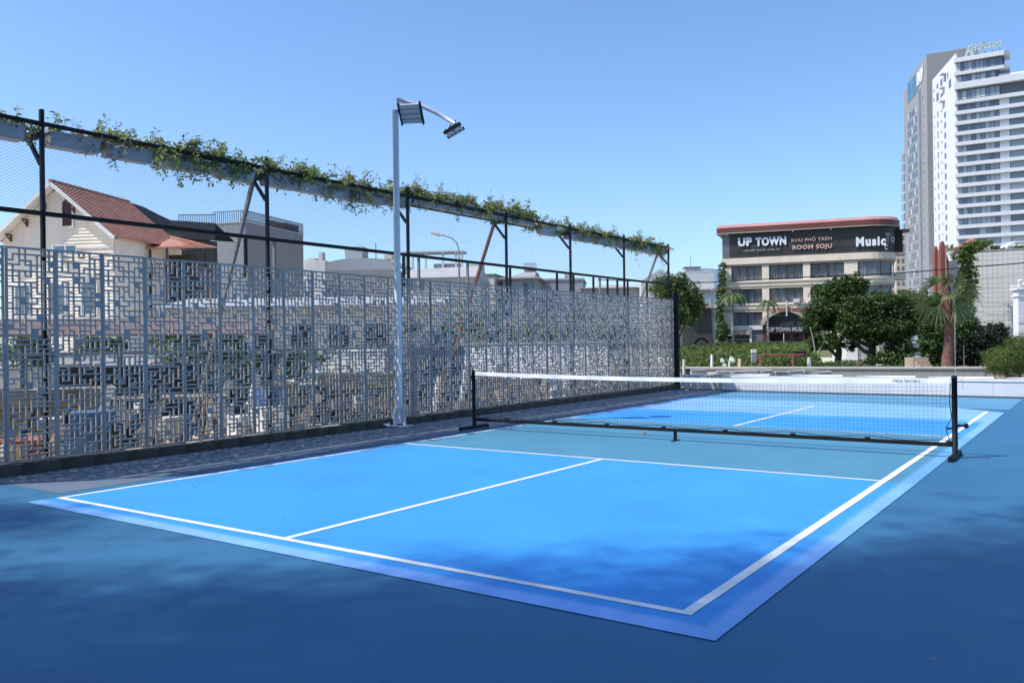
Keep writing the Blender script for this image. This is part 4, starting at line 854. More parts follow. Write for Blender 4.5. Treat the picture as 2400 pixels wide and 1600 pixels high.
# right face floors
nr_ = Vector((-dr2.y, dr2.x, 0)); nr_ = nr_ if nr_.y < 0 else -nr_
def rface(t0, t1, z0, z1, o0, o1, rnd=False):
    p = [dr2*t0+nr_*o0, dr2*t0+nr_*o1, dr2*(t1-(1.5 if rnd else 0))+nr_*o1, dr2*t1+nr_*(o1-(1.2 if rnd else 0)), dr2*t1+nr_*o0]; p = p[::-1]
    return MB().hull([(q.x,q.y,z0) for q in p], [(q.x,q.y,z1) for q in p])
def zr_(v): return gz(2247, v, D1)+.13
TR = ext(2374, (2245.5,D1), 122)
cur = [glass('tower_glass_a', (.22,.27,.32), 1, .12), glass('tower_glass_b', (.08,.10,.14), 1, .1), mat('tower_curtain', (.42,.47,.52), .8, .05, 1), glass('tower_glass_c', (.12,.17,.22), 1, .1)]
mul = mat('tower_mullion', (.10,.11,.13), .5)
def glaz(t0, t1, z0, z1, n):
    for k in range(n):
        a, b2 = t0+(t1-t0)*k/n, t0+(t1-t0)*(k+1)/n; rface(a+.04,b2-.04,z0,z1,.05,.3).build('window', random.choice(cur), tw)
    m_ = MB()
    for k in range(n+1): q = rface(t0+(t1-t0)*k/n-.05,t0+(t1-t0)*k/n+.05,z0,z1,.05,.4); base = len(m_.v); m_.v += q.v; m_.f += [tuple(i+base for i in f) for f in q.f]
    m_.build('mullions', mul, tw)['kind'] = 'stuff'
rface(-.1,TR,zr_(150),zr_(140),-6,1.6,True).build('roof_slab', tws, tw); rface(.5,TR-1.5,zr_(172),zr_(150.5),-5,.02).build('penthouse', mul, tw)
glaz(.6,TR-2,zr_(172),zr_(151),12)
rface(-.1,TR,zr_(180),zr_(173),-6,1.6,True).build('balcony_band', tws, tw); glaz(.6,TR-4,zr_(197),zr_(182),8); rface(.5,TR-3,zr_(197),zr_(181),-5,.02).build('penthouse', mul, tw)
rface(-.1,33,zr_(213),zr_(198),-2,1.8).build('balcony_band', tws, tw); rface(.3,32,zr_(240),zr_(213.5),-2,.02).build('glazing_back', mul, tw)
v = 240.
glaz(.6, ext(2350,(2245.5,D1),122), zr_(236), zr_(217), 9)
k = 0; tg1, tg2, tg3 = ext(2349,(2245.5,D1),122), ext(2372,(2245.5,D1),122), 32
while v < 800:
    rface(-.1,34,zr_(v+8.2),zr_(v),-2,1.9).build('balcony_band', tws, tw)
    if v+24 < 800:
        rface(tg1,tg2,zr_(v+23.8),zr_(v+8.4),.0,.5).build('wall_panel', twm, tw)
        glaz(.6,tg1-.1,zr_(v+23.8),zr_(v+8.4),9 if k < 12 else 6); glaz(tg2+.1,tg3,zr_(v+23.8),zr_(v+8.4),3)
    v += 24.15; k += 1
rface(.3,32,0,zr_(v-24),-2,.02).build('glazing_back', mul, tw)
# rooftop sign
sgb = mat('sign_blue_edge', (.16,.42,.52), .5); sgf = mat('sign_grey', (.42,.44,.45), .5, .03, .5)
t0 = ext(2266,(2245.5,D1),122); t1 = ext(2356,(2245.5,D1),122)
org = dr2*t0+nr_*(-2); oz = zr_(132)
for dx_, m_, of, bo in ((0,sgb,0,.07),(.0,sgf,.12,.02)):
    o_ = org+nr_*of; text('R', 3.2, 4.0, (o_.x,o_.y,oz-.6), dr2, (0,0,1), m_, tw, 'sign_lettering', .1, bo, .35); o2_ = dr2*(t0+2.5)+nr_*(-2+of)
    text('adisson', t1-t0-2.6, 2.9, (o2_.x,o2_.y,oz+1.2), dr2, (dr2.x*0,dr2.y*0,1), m_, tw, 'sign_lettering', .1, bo, .35)
sw_ = MB().bar(dr2*(t0+2)-nr_*2+Vector((0,0,oz+.6)), dr2*(t1-.5)-nr_*2+Vector((0,0,oz+1.0)), .15, .2); sw_.build('sign_underline', sgb, tw)
for k in range(5): q = dr2*(t0+1.5+k*2.2)-nr_*2.4; MB().box(q.x-.1,q.x+.1,q.y-.1,q.y+.1,zr_(141),oz+1.1).build('sign_support', gy, tw)
rface(.5,t1-t0+1,zr_(140),zr_(137),-5,-1).build('roof_plant', bei, tw)
# stair strip at the tower's far left
lface(LLf+.02,LLf+2.2,0,gz(2190,186,D1+LLf),-3,-.5).build('stair_tower', mat('stair_grey', (.45,.46,.47), .8, .03, .1), tw)
for k in range(26): z0 = TH-11-k*3.3; lface(LLf+.3,LLf+2.0,z0,z0+.25,-.49,-.3).build('stair_landing', tws, tw)
# grey tower behind
D2 = 335; TG = gz(2179.5,127,D2)+.13; grm = mat('tower_grey', (.31,.315,.32), .8, .03, .02, stain=.06); grd = mat('tower_grey_side', (.38,.38,.39), .8, .03, .02)
g2b = at(2179.5,780,D2); g2 = tag(empty('grey_tower', (g2b.x,g2b.y,-.13), 90), 'tall grey tower with a grid of small windows behind the white hotel', 'tower')
dl, LG = Vector((math.sin(math.radians(14)), math.cos(math.radians(14)), 0)), ext(2124.5,(2179.5,D2),14)
dr3 = Vector((math.sin(math.radians(118)), math.cos(math.radians(118)), 0)); nl = Vector((dl.y,-dl.x,0))
LG0 = ext(2137,(2179.5,D2),14)
p4 = [Vector((0,0,0)), dr3*18, dr3*18+dl*LG0, dl*LG0]; MB().prism([(q.x,q.y) for q in p4], 0, TG).build('shaft', grm, g2)
ns_ = Vector((dr3.y,-dr3.x,0)); ns_ = ns_ if ns_.y < 0 else -ns_
p4 = [ns_*.3, dr3*18+ns_*.3, dr3*18+ns_*.02, ns_*.02]; MB().prism([(q.x,q.y) for q in p4], 0, TG-.3).build('side_shade_skin', mat('tower_side_shade', (.21,.215,.22), .8, .04, .02), g2)  # thin darker skin that paints shade onto the tower's right face
p4 = [dl*(LG0+.01)+nl*.01, dl*(LG0+.01)+nl*12, dl*LG+nl*12, dl*LG]; MB().prism([(q.x,q.y) for q in p4], 0, gz(2130,203,D2+LG0)+.13).build('lower_shaft', grm, g2)
def gl(u): return ext(u,(2179.5,D2),14)
def gbox(u0,u1,v0,v1,m_,name,o1=.1,o0=.02):
    s0, s1 = gl(u1), gl(u0); um = (u0+u1)/2; sm = (s0+s1)/2; Dm = D2+sm*math.cos(math.radians(14)); z0, z1 = gz(um,v1,Dm)+.13, gz(um,v0,Dm)+.13
    p = [dl*s0-nl*o0, dl*s1-nl*o0, dl*s1-nl*o1, dl*s0-nl*o1]; return MB().hull([(q.x,q.y,z0) for q in p], [(q.x,q.y,z1) for q in p]).build(name, m_, g2)
blu = glass('tower_blue_glass', (.05,.16,.22), 1, .1); wd_ = glass('tower_window_dark', (.07,.085,.10), 1, .2)
for j, (ua, ub) in enumerate(((2134.5,2143),(2145,2153.5),(2155,2159))):
    o_ = (2143-ua)*1.2
    gbox(ua,ub,192-(ua-2134)*1.15,215-(ua-2134)*1.15,blu,'window'); gbox(ua,ub,217-(ua-2134)*1.1,238-(ua-2134)*1.1,blu,'window')
for k in range(21):
    for j, ua in enumerate((2134,2138.5,2143,2147.5,2152)):
        v0 = 268+k*20.5-(ua-2134)*(.9-.035*k); 
        if v0 > 690: continue
        gbox(ua,ua+2.6,v0,v0+13,wd_ if (j+k)%4 else mat('tower_window_pale', (.5,.53,.56), .5),'window')
gbox(2160.5,2165,212,700,mat('service_slot', (.18,.18,.19), .9, .2, .3),'service_slot')
for k in range(22): gbox(2169,2170.2,226+k*22,230+k*22,wd_,'vent')
cwm = glass('tower_corner_glass', (.27,.32,.37), 1, .2)
for k in range(20): s_ = LG-1.5; q = dl*LG-nl*.1; MB().box(q.x-.55,q.x,q.y-.5,q.y+2.0,TG-30-k*4.4-3.2,TG-30-k*4.4).build('corner_window', cwm, g2)
q = dl*gl(2169)-nl*.25; text('INV', gl(2158)-gl(2173.5), 5.5, (dl*gl(2158)-nl*.4+Vector((0,0,gz(2166,194,D2+gl(2166)*.97)+.13))), -dl, (0,0,1), white, g2, 'sign_lettering', .3, .05)
# yellow apartment block between cafe and grey tower
e, Lx, H = block('pale yellow apartment block peeking out behind the cafe building', 'apartment block', 2102, 2124, 537, 210, 100, 10, mat('yellow_wall', (.55,.46,.35), .85, .05, .3), wins=tuple((.12+.5*j,.38+.5*j,.30+.067*k,.335+.067*k) for k in range(10) for j in range(2)))
# ------------------------------------------------------------------ concrete block at the right with roof garden
CB = at(2280.5,786,70); cbk = tag(empty('concrete_building', (CB.x,CB.y,-.13), 119), 'plain grey tiled building with a roof garden at the right edge', 'building')
HC = gz(2281,590,70)+.13; gtile = mat('grey_wall_tile', (.56,.54,.51), .8, .04, .8, stain=.1)
MB().box(0,16,.02,12,0,HC).build('wall', concrete, cbk)
wt = MB(); 
for k in range(44):
    for j in range(22):
        x0, z0 = k*.364, j*HC/22; wt.poly([(x0+.008,0,z0+.008),(x0+.356,0,z0+.008),(x0+.356,0,z0+HC/22-.008),(x0+.008,0,z0+HC/22-.008)])
o = wt.build('wall_tiles', gtile, cbk); o['kind'] = 'stuff'
MB().box(-.05,16.05,-.06,12.05,HC,HC+.07).build('parapet', concrete, cbk)
MB().box(-.35,-.06,.3,1.0,0,HC-.02).build('corner_pier', mat('dark_wall', (.07,.065,.06)), cbk)
MB().box(-2.6,-.36,1.2,2.4,0,HC-.6).build('side_wing', mat('grimy_wall', (.24,.22,.20), .9, .3, 1.2, stain=.4), cbk)
for k, x in enumerate((-2.3,-1.9,-1.45,-1.0,-.6)): MB().box(x,x+.16,1.05,1.19,0,HC-.6).build('pilaster', mat('pilaster_pale', (.36,.33,.29), .9, .1, 1), cbk)
MB().box(.25,1.3,.4,1.4,HC+.071,HC+.42).build('planter_wall', mat('worn_stone', (.45,.37,.29)), cbk)
gzb = tag(empty('roof_gazebo', at(2276,590,73)*1, 92), 'small roof pavilion with pointed red tiled roof above the vines', 'pavilion'); gzb.location.z = HC-.3
p0, hh = HC-.13, 1.3; zr1 = gz(2276,581,73)-gzb.location.z; zp1 = gz(2276,559,73)-gzb.location.z
MB().hull([(-1.15,-1.1,zr1),(1.15,-1.1,zr1),(1.15,1.1,zr1),(-1.15,1.1,zr1)],[(-.03,-.03,zp1),(.03,-.03,zp1),(.03,.03,zp1),(-.03,.03,zp1)]).build('roof', mat('pavilion_red', (.36,.12,.10), .8, .2, 4), gzb)
rr_ = MB()
for k in range(9): t = -1.1+k*.275; rr_.bar((t,-1.1,zr1+.02),(t*.02,-.04,zp1+.02),.04,.05)
rr_.build('roof_ribs', mat('pavilion_rib', (.42,.2,.17), .8), gzb)
for x in (-1,1):
    for y in (-.9,.9): MB().box(x-.05,x+.05,y-.05,y+.05,-.2,zr1-.01).build('post', darkframe, gzb)
cv = tag(empty('arched_canopy', at(2350,588,71)*1, 92), 'white curved canopy frame on the roof garden', 'canopy'); cv.location.z = HC-.05
cvp = MB(); pr_ = [(0,0),(.5,.55),(1.1,.85),(2.6,.86),(4,.86)]
for i in range(4): a, b2 = pr_[i], pr_[i+1]; cvp.hull([(a[0],0,a[1]),(b2[0],0,b2[1]),(b2[0],1.2,b2[1]),(a[0],1.2,a[1])],[(a[0]+.02,0,a[1]-.12),(b2[0]+.02,0,b2[1]-.12),(b2[0]+.02,1.2,b2[1]-.12),(a[0]+.02,1.2,a[1]-.12)])
cvp.build('canopy_shell', white, cv)
for x in (.6,1.2,2.4): MB().box(x-.03,x+.03,.05,.1,-.05,.55 if x < 1 else .72).build('post', wh, cv)
# ------------------------------------------------------------------ vegetation builders
def blobs_points(blobs, n, shell=.5, clump=.15, npc=26):
    P = []; tot = sum(b[3]*b[4]*b[5] for b in blobs); blobs = [tuple(b) for b in blobs]+[(b[0]+b[3]*.75*math.cos(q*2.4+b[1]),b[1]+b[4]*.5*math.sin(q*1.7),b[2]+b[5]*.75*math.sin(q*2.4+b[1]),b[3]*.42,b[4]*.42,b[5]*.42) for b in blobs for q in range(4)]; tot = sum(b[3]*b[4]*b[5] for b in blobs)
    for (x,y,z,rx,ry,rz) in blobs:
        nc = max(3, int(n/npc*(rx*ry*rz)/tot)); d = rng.normal(size=(nc,3)); d /= np.linalg.norm(d,axis=1)[:,None]
        rad = shell+(1-shell)*rng.random((nc,1)); c = d*rad*np.array([rx,ry,rz])+np.array([x,y,z])
        cl = min(rx,ry,rz)*clump*(1+.5*rng.random((nc,1)))
        pts = c[:,None,:]+rng.normal(size=(nc,npc,3))*cl[:,None,:]*np.array([1,1,.75]); P.append(pts.reshape(-1,3))
    return np.concatenate(P)
def tree(name, label, cat, base, blobs, n, ls, m_, trunks, bm=bark, group=None, aspect=.5, tr=.12, npc=26, up=.6, shell=.55):
    e = tag(empty(name, base, 90), label, cat, group)
    mkobj('crown', leafmesh('crown', blobs_points(blobs, n, npc=npc, shell=shell), ls, aspect, up), m_, e)
    tb_ = MB()
    for path in trunks:
        k = len(path); tb_.tube(path, [tr*(1-.7*i/(k-1))*(1 if path is trunks[0] else .55) for i in range(k)], 7)
    if trunks: tb_.build('trunk', bm, e, smooth=True)
    return e
def px(u, v, D, base): # offset of a pixel at depth D from base, in the 90-degree frame
    p = at(u, v, D)-Vector(base); return (p.dot(hdir(90)), p.dot(hdir(0)), p.z)
def gp(u, D): p = at(u, 800, D); return (p.x, p.y, -.13)
def crown_blob(u, v, ru, rv, D, base, dd=1.): # blob given by its picture centre and radii
    x, y, z = px(u, v, D, base); return (x, y, z, ru*D/FPX, max(ru,rv)*D/FPX*dd, rv*D/FPX)
# left street tree at the end of the fence
b = gp(1590, 60)
tree('street_tree', 'leafy green tree just right of the far end of the fence', 'tree', b, [crown_blob(1565,680,38,36,60,b),crown_blob(1600,700,40,38,60,b),crown_blob(1578,740,34,36,59,b),crown_blob(1612,735,28,28,60,b),crown_blob(1590,664,22,22,60,b),crown_blob(1632,718,20,16,61,b),crown_blob(1560,775,20,20,58,b)], 16000, .19, treem2,
     [[(0,0,0),(.05,0,1),(0,.1,2.4),(-.3,0,3.6)],[(0,0,1.5),(.5,0,2.6),(.9,0,3.3)]])
# big trees in front of the cafe
b = gp(1962, 44)
tree('round_tree', 'dark green tree covering the right half of the cafe front, left of the pair', 'tree', b, [crown_blob(1955,690,46,32,44,b),crown_blob(2000,672,32,28,44.5,b),crown_blob(1925,738,44,36,43,b),crown_blob(1965,740,46,34,43.6,b),crown_blob(1930,800,36,22,42,b),crown_blob(1905,765,20,24,42.6,b),crown_blob(1975,660,20,14,44,b),crown_blob(1985,800,26,20,43,b)], 32000, .13, treem,
     [[(0,0,0),(.1,0,.8),(-.1,0,1.5),(-.2,0,2.4),(.2,0,3.4)],[(-.05,0,.9),(-.7,-.1,1.5),(-1.2,-.1,2.0)],[(0,0,1.1),(.6,0,1.9),(.9,.1,2.8)],[(0,0,.5),(-.5,-.2,.9),(-1.0,-.3,1.0)]], tr=.19)
b = gp(2040, 41)
tree('round_tree', 'broad dark green tree with twisted trunk in front of the white corrugated shed', 'tree', b, [crown_blob(2030,735,48,40,41,b),crown_blob(2085,735,50,42,41.3,b),crown_blob(2060,775,58,30,40.5,b),crown_blob(2118,765,28,34,41,b),crown_blob(1998,762,34,28,40.5,b),crown_blob(2060,708,40,22,41.6,b),crown_blob(2110,820,32,34,40,b),crown_blob(2070,845,38,18,39.5,b),crown_blob(2010,725,30,30,40.8,b)], 46000, .13, treem,
     [[(0,0,0),(.05,0,.6),(.1,0,1.1),(0,0,1.6),(-.1,0,2.4)],[(.1,0,1.0),(-.5,0,1.25),(-1.0,0,1.75)],[(.1,0,1.1),(.7,0,1.6),(1.3,0,2.1)],[(.05,0,.7),(-.4,-.2,.8),(-1.0,-.3,1.3)]], tr=.24)
# bare pale branches left of the tree
b = gp(1905, 41.5); e = tag(empty('bare_branches', b, 90), 'pale bare branches sticking out at the left of the dark tree', 'branches')
MB().tube([px(1912,835,41.5,b), px(1905,790,41.5,b), px(1898,765,41.5,b)], [.05,.04,.03], 5).build('branch', palebark, e); MB().tube([px(1915,830,41.5,b), px(1935,795,41.5,b), px(1928,778,41.5,b)], [.04,.035,.025], 5).build('branch', palebark, e)
# second row trees right
b = gp(2150, 47)
tree('round_tree', 'green tree filling the gap behind the red trunked palm', 'tree', b, [crown_blob(2140,720,38,34,47,b),crown_blob(2165,760,40,34,47,b),crown_blob(2120,700,24,18,50,b),crown_blob(2195,740,30,50,48,b)], 26000, .14, treem2, [[(-.2,0,0),(-.2,0,1.5),(-.1,0,2.6)],[(-.1,0,1.4),(.5,0,2.2),(.8,0,2.9)]], tr=.12)
b = gp(2180, 35)
tree('leafy_shrub', 'tall leafy shrub at the left foot of the red trunked palm', 'shrub', b, [crown_blob(2183,800,20,40,35,b),crown_blob(2186,838,20,24,35,b),crown_blob(2175,775,14,18,35,b)], 5200, .13, treem, [[(0,0,0),(0,0,.8),(.05,0,1.6)],[(.1,0,0),(.2,0,1.1)],[(-.1,0,0),(-.2,0,1.3)]], tr=.03)
b = gp(2270, 38)
tree('dark_shrub', 'tall very dark shrub right of the palm against the grey wall', 'shrub', b, [crown_blob(2265,800,38,44,38,b),crown_blob(2262,760,26,20,38,b),crown_blob(2300,810,34,38,38,b),crown_blob(2240,820,20,36,38,b),crown_blob(2283,838,40,22,38,b)], 26000, .10, darkleaf, [[(0,0,0),(.1,0,.7),(.1,0,1.4)]], tr=.06, npc=30)
b = gp(2325, 39)
tree('dark_shrub', 'dark spiky shrub in front of the grey tiled building', 'shrub', b, [crown_blob(2330,790,26,30,39,b),crown_blob(2335,770,15,14,39,b),crown_blob(2345,815,26,28,39,b)], 13000, .10, darkleaf, [[(0,0,0),(0,0,.6),(.1,0,1.2)]], tr=.05, npc=30)
b = gp(2270, 36)
tree('leafy_shrub', 'lighter green sprig between the palm and the dark shrub', 'shrub', b, [crown_blob(2262,752,20,16,36,b),crown_blob(2250,768,12,18,36,b)], 1800, .11, treem2, [[(-.2,0,0),(-.2,0,1.2),(-.1,0,2.0)]], tr=.03)
# bright feathery bush bottom right
b = gp(2390, 24.5)
tree('feathery_bush', 'large bright green feathery bush at the right edge behind the wall', 'bush', b, [crown_blob(2365,845,52,34,24.5,b),crown_blob(2420,830,50,46,24.5,b),crown_blob(2395,812,34,26,24.6,b),crown_blob(2340,852,28,22,24.3,b),crown_blob(2470,840,60,50,25,b)], 60000, .05, bushm, [[(0,0,0),(0,0,.5)]], tr=.03, npc=34, aspect=.28, shell=.75)
# vines hanging on the building's side
b = gp(2262, 67)
tree('hanging_vines', 'bright green vines hanging over the grimy wall left of the grey building', 'vine', b, [crown_blob(2285,578,26,12,67,b),crown_blob(2262,592,20,16,67,b),crown_blob(2250,606,20,12,67,b),crown_blob(2268,612,14,20,67,b),crown_blob(2258,640,20,14,67,b),crown_blob(2272,660,8,40,67,b),crown_blob(2262,690,14,26,67,b),crown_blob(2255,720,12,20,67,b),crown_blob(2270,735,10,24,67,b)], 9000, .17, bushm, [], npc=18)
b = gp(2236, 66)
tree('flowering_shrub', 'dry pinkish flowering branches above the white tower base', 'shrub', b, [crown_blob(2232,590,16,10,66,b),crown_blob(2226,580,10,6,66,b)], 420, .14, leafd, [[px(2234,612,66,b),px(2232,595,66,b),px(2226,578,66,b)],[px(2234,605,66,b),px(2242,588,66,b)]], tr=.05, npc=12)
b = gp(2330, 71)
tree('roof_garden_plants', 'low green plants growing along the grey building roof edge', 'plants', b, [crown_blob(2312,570,12,7,71,b),crown_blob(2328,582,14,6,71,b),crown_blob(2345,585,10,4,71,b),crown_blob(2388,582,14,7,70,b)], 1800, .13, bushm, [], npc=14)['kind'] = 'stuff'
# ivy on the cafe's left corner
b = gp(1688, 121)
tree('ivy', 'ivy climbing the left corner of the cafe building', 'vine', b, [crown_blob(1693,640,5,26,121,b),crown_blob(1690,690,9,26,121,b),crown_blob(1684,730,9,26,121,b),crown_blob(1690,775,12,30,120,b)], 5200, .34, treem2, [], npc=16)
# ------------------------------------------------------------------ palms
def feather_palm(label, u, vb, vc, D, span, nf=11, group=None):
    b = gp(u, D); e = tag(empty('palm_tree', b, 90), label, 'palm', group); x, y, z = px(u, vc, D, b); wd_ = D/FPX*2.6
    MB().tube([(0,0,0),(0,0,z*.5),(x*.5,0,z*.8),(x,0,z)], [wd_*1.25,wd_,wd_*.8,wd_*.7], 7).build('trunk', palebark, e, smooth=True)
    R_ = span*D/FPX
    for k in range(nf):
        a = 2*PI*k/nf+random.uniform(-.2,.2); lift = random.uniform(.25,1.1); d_ = Vector((math.cos(a), math.sin(a), 0)); mb = MB(); prev = Vector((x,0,z)); pts = [prev]
        for i in range(1, 9): t = i/8; pts.append(Vector((x,0,z))+d_*R_*t*(1-.12*t)+Vector((0,0,R_*(lift*t-(lift+.55)*t*t*1.0))))
        mb.tube(pts, [.05*D/122]*4+[.03*D/122]*5, 3, False); sd_ = Vector((-d_.y,d_.x,0))
        for i in range(1, 9):
            for j in range(4):
                q = pts[i-1].lerp(pts[i], j/4); ll = R_*.30*(1-.55*abs(i/8-.45)); dirn = (pts[i]-pts[i-1]).normalized()
                for s in (-1,1): tip = q+sd_*s*ll*.75+dirn*ll*.5-Vector((0,0,ll*.45)); wv = dirn*ll*.10; mb.poly([q-wv, q+wv, tip])
        mb.build('frond', treem2, e)
feather_palm('small palm in front of the cafe, leftmost of its palms', 1718, 805, 692, 104, 42, 13)
feather_palm('slender palm in front of the cafe entrance', 1800, 805, 708, 104, 30, 10)
feather_palm('palm crown rising behind the round dark trees', 2060, 805, 686, 60, 30, 10)
# fan palm with reddish trunk
b = gp(2221, 30); fp = tag(empty('fan_palm', b, 90), 'ragged fan palm with shaggy red brown trunk beyond the net post', 'palm')
redb = mat('red_fibre_trunk', (.17,.08,.058), .95, .45, 9, bump=1.0, bscale=16)
pth_ = [px(u,v,30,b) for u,v in ((2219,870),(2221,840),(2225,800),(2224,765),(2221,740),(2219,710),(2217,680),(2216,660))]; rad = [.20,.185,.165,.15,.17,.17,.15,.08]
tk = MB(); tk.tube(pth_, rad, 14); tk.build('trunk', redb, fp, smooth=True)
fib = MB()
for k in range(420):    # ragged leaf bases
    t = random.uniform(3.0, 7.0) if k < 360 else random.uniform(0,3); i = int(min(t, 6.99)); c = Vector(pth_[i]).lerp(Vector(pth_[i+1]), t-i); rr = rad[i]*(1-(t-i))+rad[i+1]*(t-i); a = random.uniform(0,2*PI); d_ = Vector((math.cos(a),math.sin(a),0))
    p0_ = c+d_*rr*.9; tip = p0_+d_*random.uniform(.03,.12)*(1 if t > 3 else .3)+Vector((0,0,random.uniform(.02,.16))); sdv = Vector((-d_.y,d_.x,0))*random.uniform(.01,.03); fib.poly([p0_-sdv,p0_+sdv,tip])
fib.build('leaf_bases', redb, fp)['kind'] = 'stuff'
db = MB()
for k in range(12):
    a = random.uniform(0,2*PI); d_ = Vector((math.cos(a),math.sin(a)*.6,0)); c = Vector(pth_[3]).lerp(Vector(pth_[4]), random.random()); db.bar(c+d_*.13, c+d_*random.uniform(.28,.42)+Vector((0,0,random.uniform(-.08,.1))), .03, .03)
db.build('cut_stalks', mat('pale_stalk', (.55,.47,.36), .8), fp)
top_ = Vector(px(2217,690,30,b)); fanm = mat('fan_leaf', (.15,.20,.07), .5, .25, 3, island=.45, trans=.2)
tips = [(2125,748,-.3),(2130,705,.3),(2155,655,.1),(2170,790,-.4),(2185,640,.2),(2213,632,-.2),(2248,640,.2),(2275,665,.5),(2312,697,-.2),(2295,745,.3),(2262,780,-.5),(2150,770,.6),(2240,700,-.9),(2205,710,-1.0),(2235,662,.9),(2190,672,-.8),(2285,715,.2),(2265,640,-.3)]
for (u,v,dy) in tips:
    tip = Vector(px(u,v,30,b))+Vector((0,dy,0)); d_ = (tip-top_); ln = d_.length; d_.normalize(); mb = MB(); st_ = top_+d_*ln*.42+Vector((0,0,.12*ln)); mb.tube([top_, top_+d_*ln*.2+Vector((0,0,.08*ln)), st_], [.018,.014,.010], 4, False)
    sdv = d_.cross(Vector((random.uniform(-.4,.4),1,random.uniform(.2,1)))).normalized(); upv = sdv.cross(d_)
    n_ = 15
    for k in range(n_):
        a = (k/(n_-1)-.5)*2.3; dd_ = (d_*math.cos(a)+sdv*math.sin(a)+upv*.10*math.cos(k*3.1)-Vector((0,0,.12))).normalized(); L_ = ln*.54*random.uniform(.8,1.05)*(1-.25*abs(a)); side = dd_.cross(upv).normalized()*.017*(ln+.3)
        m1 = st_+dd_*L_*.6; e1 = st_+dd_*L_-Vector((0,0,L_*random.uniform(.05,.3))); mb.poly([st_-side*.3, st_+side*.3, m1+side+upv*.01, m1-side]); mb.poly([m1-side, m1+side+upv*.01, e1])
    mb.build('fan_frond', fanm, fp)
# ------------------------------------------------------------------ red pillared sculpture sign
b = gp(2205, 55); rs = tag(empty('red_pillar_sign', b, 90), 'rust red pillar monument with pointed tops behind the palm', 'monument'); redp = mat('rust_red_panel', (.26,.075,.05), .6, .15, 1.2); ped = mat('pink_stone_edge', (.50,.36,.28), .8, .08, 1)
def pil(u0,u1,vt,y0,dpt):
    x0 = px(u0,700,55,b)[0]; x1 = px(u1,700,55,b)[0]; zt3 = px(u0,vt,55,b)[2]; xm = (x0+x1)/2
    MB().hull([(x0,y0,0),(x1,y0,0),(x1,y0+dpt,0),(x0,y0+dpt,0)],[(x0,y0,zt3-.42),(x1,y0,zt3-.30),(x1,y0+dpt,zt3-.30),(x0,y0+dpt,zt3-.42)]).build('pillar', redp, rs)
    MB().hull([(x0,y0,zt3-.419),(x1,y0,zt3-.299),(x1,y0+dpt,zt3-.299),(x0,y0+dpt,zt3-.419)],[(xm-.05,y0,zt3),(xm+.05,y0,zt3-.02),(xm+.05,y0+dpt,zt3-.02),(xm-.05,y0+dpt,zt3)]).build('pillar_cap', redp, rs)
    MB().hull([(x1+.002,y0-.02,0),(x1+.07,y0-.02,0),(x1+.07,y0+dpt,0),(x1+.002,y0+dpt,0)],[(x1+.002,y0-.02,zt3-.30),(x1+.07,y0-.02,zt3-.40),(x1+.07,y0+dpt,zt3-.40),(x1+.002,y0+dpt,zt3-.30)]).build('edge_strip', ped, rs)
pil(2192,2200,577,0,.3); pil(2203,2213,566,-.2,.3); pil(2216,2225,596,.1,.3)
MB().box(px(2193,0,55,b)[0],px(2226,0,55,b)[0],.41,.7,0,px(2200,700,55,b)[2]).build('base_panel', redp, rs)
# grey service block next to it
e, Lx, H = block('small dark grey block between monument and vines', 'building', 2226, 2246, 612, 62, 92, 3, mat('slate_wall', (.20,.21,.22), .8, .05, .5))
# ------------------------------------------------------------------ white ornate gate pier and lamp at the right edge
b = gp(2394, 46); gp_ = tag(empty('gate_pier', b, 92), 'white ornamental gate pier at the right edge of the view', 'gate pier')
zt4 = gz(2394,680,46)+.13; MB().box(-.16,.5,0,.5,0,zt4).build('pier', white, gp_, bevel=.02); MB().box(-.28,.62,-.12,.62,zt4,zt4+.12).build('cap', white, gp_, bevel=.02); MB().box(-.22,.56,-.06,.56,zt4-.35,zt4-.25).build('moulding', white, gp_)
sc_ = MB().tube([(.1+.18*math.cos(t)*(1-t/9), .2, zt4+.35+.22*math.sin(t)) for t in [i*.5 for i in range(11)]], .045, 6); sc_.build('scroll_finial', white, gp_, smooth=True)
for k in range(4): MB().box(-.165,.505,-.03,-.002,.5+k*.55,.85+k*.55).build('raised_panel', white, gp_)
b = gp(2398, 60); sl2 = tag(empty('street_lamp', b, 90), 'street lamp head poking in at the right edge above the gate pier', 'street lamp', 'street lamps')
x, y, z = px(2375,671,60,b); MB().tube([(.9,0,0),(.9,0,z-.2),(.6,0,z-.02),(.3,0,z)], .05, 7).build('pole', greysteel, sl2); MB().hull([(x-.2,-.1,z-.05),(x+.45,-.1,z-.05),(x+.45,.1,z-.05),(x-.2,.1,z-.05)],[(x-.05,-.07,z+.07),(x+.4,-.05,z+.05),(x+.4,.05,z+.05),(x-.05,.07,z+.07)]).build('lamp_head', white, sl2)
# street lamp behind the fence
b = gp(1076, 60); sl1 = tag(empty('street_lamp', b, 90), 'curved street lamp standing behind the fence right of the white pole', 'street lamp', 'street lamps')
MB().tube([px(1076,u,60,b) for u in (860,640,632)]+[px(1076,598,60,b)], [.085,.08,.07,.045], 8).build('pole', greysteel, sl1, smooth=True)
MB().tube([px(u,v,60,b) for u,v in ((1076,600),(1075,585),(1071,570),(1062,560),(1048,554),(1030,550))], .038, 7).build('arm', greysteel, sl1, smooth=True)
MB().tube([px(u,v,60,b) for u,v in ((1034,552),(1028,550),(1018,546.5),(1009,545))], [.05,.14,.12,.03], 8).build('lamp_head', bei, sl1, smooth=True)
